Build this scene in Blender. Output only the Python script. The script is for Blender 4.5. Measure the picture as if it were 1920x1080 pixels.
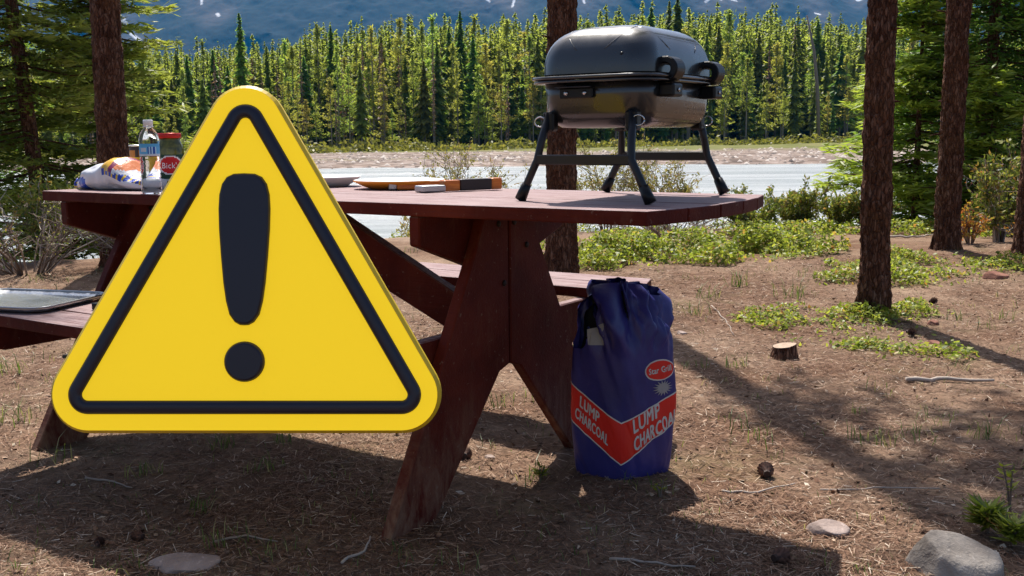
import bpy, bmesh, math, random
import numpy as np
from mathutils import Vector, Matrix

# ------------------------------------------------------------------ camera, world, sun, exposure
for o in list(bpy.data.objects):
    bpy.data.objects.remove(o)
scene = bpy.context.scene
C = scene.collection
R_ = random.Random(7)
N_ = np.random.default_rng(11)

CAM_H, PITCH, ROLL, FPX = 1.018, -0.1445, -0.0105, 1966.0
F0 = Vector((0, math.cos(PITCH), math.sin(PITCH)))
U0 = Vector((0, -math.sin(PITCH), math.cos(PITCH)))
R0 = Vector((1, 0, 0))
CR = math.cos(ROLL) * R0 + math.sin(ROLL) * U0
CU = -math.sin(ROLL) * R0 + math.cos(ROLL) * U0
cam_d = bpy.data.cameras.new('camera')
cam = bpy.data.objects.new('camera', cam_d)
C.objects.link(cam)
cam.matrix_world = Matrix(((CR.x, CU.x, -F0.x, 0), (CR.y, CU.y, -F0.y, 0), (CR.z, CU.z, -F0.z, CAM_H), (0, 0, 0, 1)))
cam_d.sensor_width = 36.0
cam_d.lens = 36.0 * FPX / 1920.0
cam_d.clip_start = 0.05
cam_d.clip_end = 20000
scene.camera = cam

SUN_EL = math.radians(57)
SUN_AZ = math.atan2(-0.15, 0.989)                    # in front of the camera, a little to the left
S_DIR = Vector((math.sin(SUN_AZ) * math.cos(SUN_EL), math.cos(SUN_AZ) * math.cos(SUN_EL), math.sin(SUN_EL)))
world = bpy.data.worlds.new('World')
scene.world = world
world.use_nodes = True
wn = world.node_tree
wn.nodes.clear()
sky = wn.nodes.new('ShaderNodeTexSky')
sky.sky_type = 'NISHITA'
sky.sun_disc = False
sky.sun_elevation = SUN_EL
sky.sun_rotation = SUN_AZ
sky.air_density = 0.8
sky.dust_density = 2.5
bg = wn.nodes.new('ShaderNodeBackground')
bg.inputs['Strength'].default_value = 0.105
wo = wn.nodes.new('ShaderNodeOutputWorld')
wn.links.new(sky.outputs[0], bg.inputs[0])
wn.links.new(bg.outputs[0], wo.inputs[0])
sun_d = bpy.data.lights.new('sun', 'SUN')
sun_d.energy = 5.0
sun_d.angle = math.radians(0.53)
sun_d.color = (1.0, 0.95, 0.88)
sun = bpy.data.objects.new('sun', sun_d)
C.objects.link(sun)
sun.rotation_euler = S_DIR.to_track_quat('Z', 'Y').to_euler()
sun.location = (0, 0, 30)
vs = scene.view_settings
vs.view_transform = 'Standard'
vs.look = 'None'
vs.exposure = 0.65
vs.gamma = 1.0
vs.use_curve_mapping = False
scene.render.engine = 'CYCLES'
cy = scene.cycles
cy.use_denoising = True
cy.max_bounces = 6
cy.diffuse_bounces = 2
cy.glossy_bounces = 2
cy.transmission_bounces = 6
cy.transparent_max_bounces = 12
cy.volume_bounces = 0
cy.sample_clamp_indirect = 6.0
cy.use_adaptive_sampling = False
cy.use_light_tree = False
cy.caustics_reflective = False
cy.caustics_refractive = False

# ------------------------------------------------------------------ helpers
def tag(o, label=None, cat=None, group=None, kind=None):
    if label: o['label'] = label
    if cat: o['category'] = cat
    if group: o['group'] = group
    if kind: o['kind'] = kind
    return o

def empty(name, loc=(0, 0, 0), rz=0.0, label=None, cat=None, group=None):
    o = bpy.data.objects.new(name, None)
    C.objects.link(o)
    o.location = loc
    o.rotation_euler = (0, 0, rz)
    o.empty_display_size = 0.05
    return tag(o, label, cat, group)

def link(name, me, parent=None):
    o = bpy.data.objects.new(name, me)
    C.objects.link(o)
    if parent is not None:
        o.parent = parent
    return o

def make_mesh(name, V, F, mat=None, smooth=False, rnd=None, cols=None):
    V = np.asarray(V, dtype=np.float32)
    me = bpy.data.meshes.new(name)
    if isinstance(F, np.ndarray):
        k = F.shape[1]
        me.vertices.add(len(V))
        me.vertices.foreach_set('co', V.ravel())
        me.loops.add(F.size)
        me.loops.foreach_set('vertex_index', F.astype(np.int32).ravel())
        me.polygons.add(len(F))
        me.polygons.foreach_set('loop_start', np.arange(0, F.size, k, dtype=np.int32))
        me.polygons.foreach_set('loop_total', np.full(len(F), k, dtype=np.int32))
        me.update(calc_edges=True)
    else:
        me.from_pydata([tuple(map(float, v)) for v in V], [], [tuple(int(i) for i in f) for f in F])
        me.update()
    if smooth:
        me.polygons.foreach_set('use_smooth', np.ones(len(me.polygons), dtype=bool))
    if rnd is not None:
        a = me.attributes.new('rnd', 'FLOAT', 'FACE')
        a.data.foreach_set('value', np.asarray(rnd, dtype=np.float32))
    if cols is not None:
        a = me.attributes.new('col', 'FLOAT_COLOR', 'FACE')
        c = np.ones((len(cols), 4), dtype=np.float32)
        c[:, :3] = cols
        a.data.foreach_set('color', c.ravel())
    if mat is not None:
        me.materials.append(mat)
    return me

def mobj(name, V, F, mat, parent=None, smooth=False, rnd=None, cols=None):
    return link(name, make_mesh(name, V, F, mat, smooth, rnd, cols), parent)

def sstep(a, b, x):
    t = np.clip((np.asarray(x, float) - a) / (b - a), 0, 1)
    return t * t * (3 - 2 * t)

_perm = N_.random((256, 256)).astype(np.float64)
def vnoise(x, y):
    x = np.asarray(x, float); y = np.asarray(y, float)
    xi = np.floor(x).astype(int); yi = np.floor(y).astype(int)
    fx = x - xi; fy = y - yi
    fx = fx * fx * (3 - 2 * fx); fy = fy * fy * (3 - 2 * fy)
    a = _perm[xi & 255, yi & 255]; b = _perm[(xi + 1) & 255, yi & 255]
    c = _perm[xi & 255, (yi + 1) & 255]; d = _perm[(xi + 1) & 255, (yi + 1) & 255]
    return (a * (1 - fx) + b * fx) * (1 - fy) + (c * (1 - fx) + d * fx) * fy - 0.5
def fbm(x, y, oct=4, lac=2.03, gain=0.5):
    s = 0; a = 1.0
    for i in range(oct):
        s = s + a * vnoise(np.asarray(x) + 17.3 * i, np.asarray(y) - 9.1 * i)
        x = np.asarray(x) * lac; y = np.asarray(y) * lac; a *= gain
    return s

def bevel_bm(bm, w, seg=1):
    if w > 0:
        bmesh.ops.bevel(bm, geom=list(bm.edges), offset=w, segments=seg, affect='EDGES', profile=0.5)

def bm_obj(name, bm, mat, parent=None, smooth=False):
    bmesh.ops.recalc_face_normals(bm, faces=list(bm.faces))
    me = bpy.data.meshes.new(name)
    bm.to_mesh(me)
    bm.free()
    if smooth:
        me.polygons.foreach_set('use_smooth', np.ones(len(me.polygons), dtype=bool))
    me.materials.append(mat)
    return link(name, me, parent)

def prism_bm(pts, d):
    """pts: list of 3-D corners of a flat polygon, d: extrusion vector"""
    bm = bmesh.new()
    d = Vector(d)
    a = [bm.verts.new(Vector(p)) for p in pts]
    b = [bm.verts.new(Vector(p) + d) for p in pts]
    n = len(pts)
    bm.faces.new(a[::-1]); bm.faces.new(b)
    for i in range(n):
        bm.faces.new((a[i], a[(i + 1) % n], b[(i + 1) % n], b[i]))
    return bm

def prism(name, pts, d, mat, parent=None, bev=0.003, seg=1):
    bm = prism_bm(pts, d)
    bmesh.ops.recalc_face_normals(bm, faces=list(bm.faces))
    bevel_bm(bm, bev, seg)
    return bm_obj(name, bm, mat, parent)

def box(name, c, s, mat, parent=None, bev=0.003, seg=1):
    x, y, z = c; a, b, h = s[0] / 2, s[1] / 2, s[2] / 2
    return prism(name, [(x - a, y - b, z - h), (x + a, y - b, z - h), (x + a, y + b, z - h), (x - a, y + b, z - h)], (0, 0, s[2]), mat, parent, bev, seg)

def tube_arr(P, r, n=8, cap=True):
    P = np.asarray(P, float)
    r = np.full(len(P), r) if np.isscalar(r) else np.asarray(r, float)
    T = np.gradient(P, axis=0)
    T /= np.linalg.norm(T, axis=1)[:, None] + 1e-12
    ref = np.array([0, 0, 1.0]) if abs(T[0, 2]) < 0.9 else np.array([1.0, 0, 0])
    V = []
    A = np.cross(T[0], ref); A /= np.linalg.norm(A)
    for i in range(len(P)):
        A = A - T[i] * (A @ T[i]); A /= np.linalg.norm(A) + 1e-12
        B = np.cross(T[i], A)
        ang = np.arange(n) * 2 * np.pi / n
        V.append(P[i] + r[i] * (np.cos(ang)[:, None] * A + np.sin(ang)[:, None] * B))
    V = np.concatenate(V)
    F = []
    for i in range(len(P) - 1):
        for k in range(n):
            F.append((i * n + k, i * n + (k + 1) % n, (i + 1) * n + (k + 1) % n, (i + 1) * n + k))
    if cap:
        F.append(tuple(range(n))[::-1])
        F.append(tuple((len(P) - 1) * n + k for k in range(n)))
    return V, F

def tube(name, P, r, mat, parent=None, n=8, smooth=True):
    V, F = tube_arr(P, r, n)
    return mobj(name, V, F, mat, parent, smooth)

class MB:
    """collects shapes of one part"""
    def __init__(s): s.V = []; s.F = []; s.n = 0; s.rnd = []
    def add(s, V, F, rnd=0.5):
        V = np.asarray(V, float)
        s.V.append(V)
        for f in F:
            s.F.append(tuple(i + s.n for i in f)); s.rnd.append(rnd)
        s.n += len(V)
    def tube(s, P, r, n=5, rnd=0.5, cap=True): s.add(*tube_arr(P, r, n, cap), rnd)
    def build(s, name, mat, parent=None, smooth=False):
        return mobj(name, np.concatenate(s.V), s.F, mat, parent, smooth, rnd=s.rnd)

def lathe(name, prof, mat, parent=None, n=24, center=(0, 0, 0), smooth=True, cols=None):
    V = []; F = []
    for (r, z) in prof:
        for k in range(n):
            a = 2 * math.pi * k / n
            V.append((center[0] + r * math.cos(a), center[1] + r * math.sin(a), center[2] + z))
    m = len(prof)
    for i in range(m - 1):
        for k in range(n):
            F.append((i * n + k, i * n + (k + 1) % n, (i + 1) * n + (k + 1) % n, (i + 1) * n + k))
    F.append(tuple(range(n))[::-1])
    F.append(tuple((m - 1) * n + k for k in range(n)))
    return mobj(name, V, F, mat, parent, smooth, cols=cols)

def cards(P, A, B):
    """diamond leaves: centre P, half length A, half width B -> V (4n,3), F (n,4)"""
    V = np.stack([P - A, P + B - 0.1 * A, P + A, P - B - 0.1 * A], axis=1).reshape(-1, 3)
    F = np.arange(len(P) * 4).reshape(-1, 4)
    return V, F

def unit(v):
    v = np.asarray(v, float)
    return v / (np.linalg.norm(v, axis=-1, keepdims=True) + 1e-12)

def rand_dirs(n, zs=1.0):
    d = N_.normal(size=(n, 3)); d[:, 2] *= zs
    return unit(d)

# ------------------------------------------------------------------ materials
class NT:
    def __init__(s, m):
        s.t = m.node_tree; s.n = s.t.nodes; s.l = s.t.links
    def new(s, t, **kw):
        n = s.n.new('ShaderNode' + t)
        for k, v in kw.items():
            setattr(n, k, v)
        return n
    def noise(s, scale, detail=4, rough=0.55, vec=None, dist=0.0):
        n = s.new('TexNoise')
        n.inputs['Scale'].default_value = scale; n.inputs['Detail'].default_value = detail
        n.inputs['Roughness'].default_value = rough; n.inputs['Distortion'].default_value = dist
        if vec is not None: s.l.new(vec, n.inputs['Vector'])
        return n.outputs['Fac']
    def ramp(s, fac, stops):
        n = s.new('ValToRGB')
        e = n.color_ramp.elements
        while len(e) < len(stops): e.new(0.5)
        for i, (p, c) in enumerate(stops):
            e[i].position = p; e[i].color = (*c, 1) if len(c) == 3 else c
        s.l.new(fac, n.inputs[0])
        return n.outputs[0]
    def mix(s, fac, a, b, mode='MIX'):
        n = s.new('MixRGB', blend_type=mode)
        for i, x in enumerate((fac, a, b)):
            if isinstance(x, (int, float)): n.inputs[i].default_value = x
            elif isinstance(x, tuple): n.inputs[i].default_value = (*x, 1)
            else: s.l.new(x, n.inputs[i])
        return n.outputs[0]
    def math(s, op, a, b=0.0):
        n = s.new('Math', operation=op)
        for i, x in enumerate((a, b)):
            if isinstance(x, (int, float)): n.inputs[i].default_value = x
            else: s.l.new(x, n.inputs[i])
        return n.outputs[0]
    def coord(s, which='Object', scale=None, rot=None):
        c = s.new('TexCoord').outputs[which]
        if scale is None and rot is None: return c
        m = s.new('Mapping')
        if scale: m.inputs['Scale'].default_value = scale
        if rot: m.inputs['Rotation'].default_value = rot
        s.l.new(c, m.inputs[0])
        return m.outputs[0]
    def attr(s, name, out='Fac'):
        n = s.new('Attribute'); n.attribute_name = name
        return n.outputs[out]
    def bump(s, h, strength=0.3, dist=0.01):
        n = s.new('Bump')
        n.inputs['Strength'].default_value = strength; n.inputs['Distance'].default_value = dist
        s.l.new(h, n.inputs['Height'])
        return n.outputs[0]

def mat_new(name):
    m = bpy.data.materials.new(name); m.use_nodes = True
    m.node_tree.nodes.clear()
    t = NT(m)
    out = t.new('OutputMaterial')
    return m, t, out

def principled(name, color=(0.5, 0.5, 0.5), rough=0.6, metal=0.0, spec=0.5, build=None, coat=0.0, emit=None, trans=0.0, ior=1.45):
    m, t, out = mat_new(name)
    p = t.new('BsdfPrincipled')
    p.inputs['Base Color'].default_value = (*color, 1)
    p.inputs['Roughness'].default_value = rough
    p.inputs['Metallic'].default_value = metal
    p.inputs['Specular IOR Level'].default_value = spec
    p.inputs['Coat Weight'].default_value = coat
    p.inputs['Transmission Weight'].default_value = trans
    p.inputs['IOR'].default_value = ior
    if emit:
        p.inputs['Emission Color'].default_value = (*emit[:3], 1); p.inputs['Emission Strength'].default_value = emit[3]
    t.l.new(p.outputs[0], out.inputs['Surface'])
    if build: build(t, p)
    return m

def leaf_mat(name, stops, transl=0.4, obj_random=0.0, use_rnd=True, boost=1.3):
    m, t, out = mat_new(name)
    if use_rnd:
        col = t.ramp(t.attr('rnd'), stops)
    else:
        col = t.ramp(t.new('ObjectInfo').outputs['Random'], stops)
    if obj_random > 0:
        oi = t.new('ObjectInfo').outputs['Random']
        hs = t.new('HueSaturation')
        h = t.math('ADD', t.math('MULTIPLY', oi, obj_random * 0.18), 0.5 - obj_random * 0.09)
        t.l.new(h, hs.inputs['Hue'])
        oi2 = t.math('FRACT', t.math('MULTIPLY', oi, 7.31))
        t.l.new(t.math('ADD', t.math('MULTIPLY', oi2, obj_random * 0.9), 1 - obj_random * 0.5), hs.inputs['Value'])
        t.l.new(col, hs.inputs['Color'])
        col = hs.outputs[0]
    d = t.new('BsdfDiffuse'); t.l.new(col, d.inputs[0])
    tr = t.new('BsdfTranslucent')
    t.l.new(t.mix(1.0, col, (boost, boost * 1.02, boost * 0.62), 'MULTIPLY'), tr.inputs[0])
    g = t.new('BsdfGlossy'); g.inputs['Roughness'].default_value = 0.45
    g.inputs[0].default_value = (0.5, 0.5, 0.5, 1)
    mx = t.new('MixShader'); mx.inputs[0].default_value = transl
    t.l.new(d.outputs[0], mx.inputs[1]); t.l.new(tr.outputs[0], mx.inputs[2])
    mx2 = t.new('MixShader'); mx2.inputs[0].default_value = 0.05
    t.l.new(mx.outputs[0], mx2.inputs[1]); t.l.new(g.outputs[0], mx2.inputs[2])
    t.l.new(mx2.outputs[0], out.inputs['Surface'])
    return m

M = {}
def _ground(t, p):
    co = t.coord('Object')
    n1 = t.noise(1.1, 6, 0.6, co)
    n2 = t.noise(14, 6, 0.7, co)
    st = None
    for i, rz in enumerate((0.3, 1.25, 2.2)):
        v = t.coord('Object', (1, 1, 1), (0, 0, rz))
        mp = t.new('Mapping'); mp.inputs['Scale'].default_value = (26, 190, 26)
        t.l.new(v, mp.inputs[0])
        x = t.noise(1.0, 3, 0.6, mp.outputs[0])
        st = x if st is None else t.math('MAXIMUM', st, x)
    litter = t.ramp(st, [(0.40, (0.034, 0.019, 0.012)), (0.56, (0.155, 0.085, 0.052)), (0.66, (0.275, 0.172, 0.11)), (0.8, (0.45, 0.325, 0.235))])
    litter = t.mix(t.ramp(n1, [(0.42, (0, 0, 0)), (0.68, (0.8, 0.8, 0.8))]), litter, (0.35, 0.255, 0.18))
    litter = t.mix(t.ramp(t.noise(2.6, 6, 0.7, co), [(0.52, (0, 0, 0)), (0.7, (0.75, 0.75, 0.75))]), litter, (0.095, 0.06, 0.04))
    litter = t.mix(t.ramp(t.noise(1.7, 5, 0.65, t.coord('Object', (1, 1, 1), (0, 0, 1.1))), [(0.56, (0, 0, 0)), (0.74, (0.4, 0.4, 0.4))]), litter, (0.19, 0.19, 0.075))
    litter = t.mix(0.75, litter, t.ramp(n2, [(0.25, (0.45, 0.4, 0.38)), (0.75, (1.25, 1.2, 1.15))]), 'MULTIPLY')
    vo = t.new('TexVoronoi'); vo.inputs['Scale'].default_value = 1.6
    t.l.new(co, vo.inputs['Vector'])
    peb = t.ramp(vo.outputs['Color'], [(0.0, (0.09, 0.07, 0.06)), (0.5, (0.22, 0.17, 0.14)), (1.0, (0.40, 0.35, 0.32))])
    peb = t.mix(0.8, peb, t.ramp(t.noise(0.25, 5, 0.6, co), [(0.3, (0.6, 0.55, 0.52)), (0.7, (1.25, 1.2, 1.15))]), 'MULTIPLY')
    gr = t.ramp(t.noise(0.5, 6, 0.65, co), [(0.3, (0.06, 0.075, 0.016)), (0.5, (0.14, 0.145, 0.04)), (0.7, (0.23, 0.19, 0.09))])
    sand = t.ramp(t.noise(6, 6, 0.7, co), [(0.3, (0.33, 0.24, 0.18)), (0.7, (0.52, 0.41, 0.33))])
    c = t.mix(t.attr('sand'), litter, sand)
    c = t.mix(t.attr('gravel'), c, peb)
    c = t.mix(t.attr('grass'), c, gr)
    t.l.new(c, p.inputs['Base Color'])
    h = t.math('ADD', st, t.math('MULTIPLY', n2, 0.7))
    t.l.new(t.bump(h, 0.8, 0.012), p.inputs['Normal'])
M['ground'] = principled('needle_litter_ground', rough=0.95, spec=0.15, build=_ground)

def _water(t, p):
    co = t.coord('Object', (0.6, 2.2, 1))
    n = t.noise(1.4, 5, 0.6, co)
    n2 = t.noise(1.0, 5, 0.65, t.coord('Object', (0.05, 0.45, 1)), 0.6)
    t.l.new(t.ramp(n2, [(0.34, (0.21, 0.25, 0.255)), (0.48, (0.40, 0.43, 0.43)), (0.64, (0.56, 0.57, 0.56))]), p.inputs['Base Color'])
    t.l.new(t.bump(t.math('ADD', n, t.noise(5, 3, 0.6, co)), 1.0, 0.22), p.inputs['Normal'])
M['water'] = principled('glacial_water', (0.55, 0.6, 0.62), 0.28, spec=0.5, build=_water)

def _mtn(t, p):
    co = t.coord('Object')
    n = t.noise(0.012, 7, 0.65, co)
    n2 = t.noise(0.09, 5, 0.75, co)
    c = t.ramp(n, [(0.3, (0.006, 0.013, 0.013)), (0.55, (0.013, 0.022, 0.022)), (0.8, (0.045, 0.042, 0.045))])
    c = t.mix(0.6, c, t.ramp(n2, [(0.3, (0.4, 0.4, 0.4)), (0.7, (1.5, 1.5, 1.5))]), 'MULTIPLY')
    rk = t.attr('rock')
    c = t.mix(t.math('MULTIPLY', rk, t.noise(0.05, 4, 0.7, co)), c, (0.17, 0.135, 0.13))
    sn = t.ramp(t.math('ADD', t.attr('snow'), t.math('MULTIPLY', t.math('SUBTRACT', t.noise(0.11, 5, 0.7, co), 0.5), 0.9)), [(0.42, (0, 0, 0)), (0.85, (0.85, 0.85, 0.85))])
    c = t.mix(sn, c, (0.62, 0.63, 0.66))
    t.l.new(c, p.inputs['Base Color'])
M['mountain'] = principled('mountain_slope', rough=0.95, spec=0.1, build=_mtn)

def _bark(dark, mid, light, moss):
    def f(t, p):
        co = t.coord('Object', (1, 1, 0.22))
        cv = t.coord('Object', (1, 1, 0.36))
        wob = t.new('VectorMath', operation='ADD')
        t.l.new(cv, wob.inputs[0])
        nz = t.new('TexNoise'); nz.inputs['Scale'].default_value = 30; nz.inputs['Detail'].default_value = 3
        t.l.new(cv, nz.inputs['Vector'])
        sc = t.new('VectorMath', operation='SCALE'); t.l.new(nz.outputs['Color'], sc.inputs[0]); sc.inputs['Scale'].default_value = 0.03
        t.l.new(sc.outputs[0], wob.inputs[1])
        vo = t.new('TexVoronoi'); vo.inputs['Scale'].default_value = 52; vo.feature = 'DISTANCE_TO_EDGE'
        t.l.new(wob.outputs[0], vo.inputs['Vector'])
        vc = t.new('TexVoronoi'); vc.inputs['Scale'].default_value = 52
        t.l.new(wob.outputs[0], vc.inputs['Vector'])
        sep = t.new('SeparateXYZ'); t.l.new(vc.outputs['Color'], sep.inputs[0])
        n = t.noise(60, 6, 0.7, co, 0.4)
        n2 = t.noise(4, 4, 0.6, t.coord('Object'))
        c = t.ramp(t.math('ADD', t.math('MULTIPLY', n, 0.78), t.math('MULTIPLY', sep.outputs['X'], 0.22)), [(0.30, dark), (0.50, mid), (0.78, light)])
        c = t.mix(t.ramp(n2, [(0.48, (0, 0, 0)), (0.75, (0.65, 0.65, 0.65))]), c, moss)
        c = t.mix(t.ramp(vo.outputs['Distance'], [(0.0, (0.75, 0.75, 0.75)), (0.08, (0, 0, 0))]), c, dark)
        t.l.new(c, p.inputs['Base Color'])
        h = t.math('ADD', t.math('MULTIPLY', n, 0.5), t.math('MULTIPLY', t.math('MINIMUM', vo.outputs['Distance'], 0.22), 4.0))
        t.l.new(t.bump(h, 1.0, 0.012), p.inputs['Normal'])
    return f
M['bark'] = principled('pine_bark', rough=0.9, spec=0.2, build=_bark((0.028, 0.011, 0.006), (0.13, 0.054, 0.03), (0.34, 0.20, 0.135), (0.20, 0.09, 0.035)))
M['bark_far'] = principled('far_bark', rough=0.9, spec=0.1, build=lambda t, p: t.l.new(t.ramp(t.new('ObjectInfo').outputs['Random'], [(0, (0.16, 0.13, 0.11)), (1, (0.30, 0.26, 0.23))]), p.inputs['Base Color']))
M['twig'] = principled('grey_twig', rough=0.85, spec=0.2, build=lambda t, p: t.l.new(t.ramp(t.attr('rnd'), [(0, (0.10, 0.07, 0.05)), (0.6, (0.25, 0.19, 0.15)), (1, (0.5, 0.43, 0.37))]), p.inputs['Base Color']))
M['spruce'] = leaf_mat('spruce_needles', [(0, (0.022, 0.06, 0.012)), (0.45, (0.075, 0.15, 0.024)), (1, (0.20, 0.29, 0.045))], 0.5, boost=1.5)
M['spruce_y'] = leaf_mat('yellow_green_spruce_needles', [(0, (0.08, 0.13, 0.018)), (0.4, (0.19, 0.27, 0.036)), (1, (0.36, 0.41, 0.07))], 0.5, boost=1.5)  # lighter, yellower needle tone for the small spruces
M['spruce_o'] = leaf_mat('olive_spruce_needles', [(0, (0.05, 0.075, 0.016)), (0.45, (0.15, 0.19, 0.034)), (1, (0.33, 0.34, 0.075))], 0.5, boost=1.5)
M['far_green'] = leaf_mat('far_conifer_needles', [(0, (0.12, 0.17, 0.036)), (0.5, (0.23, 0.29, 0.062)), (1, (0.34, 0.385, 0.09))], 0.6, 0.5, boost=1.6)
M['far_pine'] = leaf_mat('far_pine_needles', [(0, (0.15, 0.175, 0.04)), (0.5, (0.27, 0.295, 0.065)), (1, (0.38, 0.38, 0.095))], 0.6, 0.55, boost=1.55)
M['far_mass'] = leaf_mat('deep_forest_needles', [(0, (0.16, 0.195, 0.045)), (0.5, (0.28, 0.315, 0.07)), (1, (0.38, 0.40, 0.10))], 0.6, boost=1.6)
M['far_dead'] = leaf_mat('far_dead_twigs', [(0, (0.13, 0.08, 0.06)), (0.5, (0.27, 0.17, 0.12)), (1, (0.38, 0.25, 0.17))], 0.25, 0.3)
M['willow'] = leaf_mat('willow_leaves', [(0, (0.15, 0.16, 0.03)), (0.5, (0.27, 0.25, 0.06)), (0.8, (0.36, 0.29, 0.10)), (1, (0.42, 0.25, 0.11))], 0.4)
M['juniper'] = leaf_mat('juniper_needles', [(0, (0.06, 0.10, 0.02)), (0.5, (0.18, 0.22, 0.04)), (0.85, (0.34, 0.32, 0.08)), (1, (0.40, 0.2, 0.07))], 0.4)
M['cover'] = leaf_mat('ground_cover_leaves', [(0, (0.09, 0.13, 0.02)), (0.5, (0.24, 0.29, 0.04)), (0.92, (0.42, 0.43, 0.085)), (1, (0.40, 0.18, 0.07))], 0.45, boost=1.5)
M['grass'] = leaf_mat('grass_blades', [(0, (0.06, 0.11, 0.02)), (0.6, (0.15, 0.21, 0.05)), (1, (0.42, 0.36, 0.18))], 0.35)
M['lime'] = leaf_mat('lime_leaves', [(0, (0.2, 0.27, 0.03)), (1, (0.42, 0.42, 0.05))], 0.4)
M['russet'] = leaf_mat('russet_leaves', [(0, (0.36, 0.09, 0.03)), (0.5, (0.5, 0.22, 0.05)), (1, (0.42, 0.36, 0.07))], 0.4)
M['needle'] = principled('fallen_needles', rough=0.8, spec=0.3, build=lambda t, p: t.l.new(t.ramp(t.attr('rnd'), [(0, (0.05, 0.024, 0.014)), (0.45, (0.19, 0.094, 0.054)), (0.78, (0.32, 0.19, 0.12)), (0.95, (0.48, 0.345, 0.24)), (1, (0.66, 0.56, 0.44))]), p.inputs['Base Color']))

def _paint(t, p):
    co = t.coord('Object')
    g = t.noise(5.0, 6, 0.62, t.coord('Object', (1.2, 26, 26)), 0.3)
    n = t.noise(3.5, 6, 0.65, co)
    nb = t.noise(60, 3, 0.6, co)
    nl = t.noise(9, 7, 0.72, t.coord('Object', (2, 2, 0.7)), 0.5)
    paint = t.ramp(n, [(0.28, (0.050, 0.0058, 0.0034)), (0.5, (0.092, 0.0115, 0.0065)), (0.72, (0.15, 0.026, 0.014))])
    paint = t.mix(t.ramp(nl, [(0.54, (0, 0, 0)), (0.72, (0.55, 0.55, 0.55))]), paint, (0.15, 0.058, 0.032))
    paint = t.mix(t.ramp(nb, [(0.66, (0, 0, 0)), (0.72, (0.8, 0.8, 0.8))]), paint, (0.20, 0.12, 0.09))
    geo = t.new('NewGeometry')
    sep = t.new('SeparateXYZ'); t.l.new(geo.outputs['Normal'], sep.inputs[0])
    sp_ = t.new('SeparateXYZ'); t.l.new(geo.outputs['Position'], sp_.inputs[0])
    dust = t.math('MULTIPLY', t.ramp(sp_.outputs['Z'], [(0.02, (1, 1, 1)), (0.34, (0, 0, 0))]), t.ramp(nl, [(0.38, (0, 0, 0)), (0.6, (0.85, 0.85, 0.85))]))
    paint = t.mix(dust, paint, (0.24, 0.14, 0.09))
    up = t.ramp(sep.outputs['Z'], [(0.55, (0, 0, 0)), (0.9, (1, 1, 1))])
    glare_wear = t.ramp(g, [(0.30, (0.5, 0.5, 0.5)), (0.52, (1, 1, 1))])
    glare_faded = t.ramp(g, [(0.3, (0.20, 0.115, 0.112)), (0.5, (0.31, 0.21, 0.205)), (0.75, (0.40, 0.31, 0.30))])  # glare on upward faces painted in as a pale tint, together with worn paint
    glare_faded = t.mix(t.ramp(nl, [(0.5, (0, 0, 0)), (0.7, (0.6, 0.6, 0.6))]), glare_faded, (0.20, 0.12, 0.115))
    c = t.mix(t.math('MULTIPLY', up, glare_wear), paint, glare_faded)
    t.l.new(c, p.inputs['Base Color'])
    t.l.new(t.bump(t.math('ADD', g, t.math('MULTIPLY', nb, 0.3)), 0.5, 0.005), p.inputs['Normal'])
M['paint'] = principled('worn_red_brown_paint', rough=0.6, spec=0.14, build=_paint)
M['bolt'] = principled('rusty_bolt', (0.03, 0.02, 0.018), 0.6, 0.6)

# ------------------------------------------------------------------ terrain
WATER_Z = -0.75
def bank_y(x):
    return 11.3 + np.clip(np.asarray(x, float), -5.0, 0) * 0.55 + 0.35 * vnoise(np.asarray(x) * 0.6, 3.3)
def ground_z(x, y):
    x = np.asarray(x, float); y = np.asarray(y, float)
    near = 0.045 * fbm(x * 0.55 + 4, y * 0.55, 3) + 0.02 * fbm(x * 4, y * 4, 3)
    near = near * (0.35 + 0.65 * sstep(4.0, 8.0, np.hypot(x + 0.3, y - 2.9)))
    fine = 0.007 * fbm(x * 22, y * 22, 2) * (1 - sstep(7, 12, y))
    hump = 0.10 * np.exp(-((x - 4.0) ** 2 + (y - 8.2) ** 2) / 2.5)
    yb = bank_y(x)
    s = sstep(yb, yb + 2.4, y)
    z = (near + fine + hump) * (1 - s) + s * -1.25
    ye = 57 + 3.0 * fbm(x * 0.04, 1.7, 3) + 1.2 * fbm(x * 0.35, 8.1, 2)
    z = z + sstep(ye - 4, ye + 8, y) * 0.72 + sstep(66, 110, y) * 0.16 + 0.14 * fbm(x * 0.3, y * 0.3, 3) * sstep(ye - 2, ye + 5, y)
    z = z + 0.74 * np.exp(-(((x + 15) / 8) ** 2 + ((y - 28.5) / 2.4) ** 2))
    z = z + 0.012 * np.clip(y - 260, 0, 3000)
    return z
def gz(x, y): return float(ground_z(x, y))
def P3(x, y, dz=0.0): return (x, y, gz(x, y) + dz)

xs = np.concatenate([-np.geomspace(3000, 6.2, 70), np.arange(-6.0, 6.01, 0.05), np.geomspace(6.2, 3000, 70)])
ys = np.concatenate([-np.geomspace(60, 0.6, 12), np.arange(0.0, 1.6, 0.25), np.arange(1.6, 9.0, 0.045), np.geomspace(9.1, 3600, 190)])
XX, YY = np.meshgrid(xs, ys)
ZZ = ground_z(XX, YY)
nx, ny = len(xs), len(ys)
idx = np.arange(nx * ny).reshape(ny, nx)
GF = np.stack([idx[:-1, :-1], idx[:-1, 1:], idx[1:, 1:], idx[1:, :-1]], -1).reshape(-1, 4)
gme = make_mesh('ground', np.stack([XX, YY, ZZ], -1).reshape(-1, 3), GF, M['ground'], True)
def pattr(me, name, arr):
    a = me.attributes.new(name, 'FLOAT', 'POINT')
    a.data.foreach_set('value', np.asarray(arr, np.float32).ravel())
yb = bank_y(XX)
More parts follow.
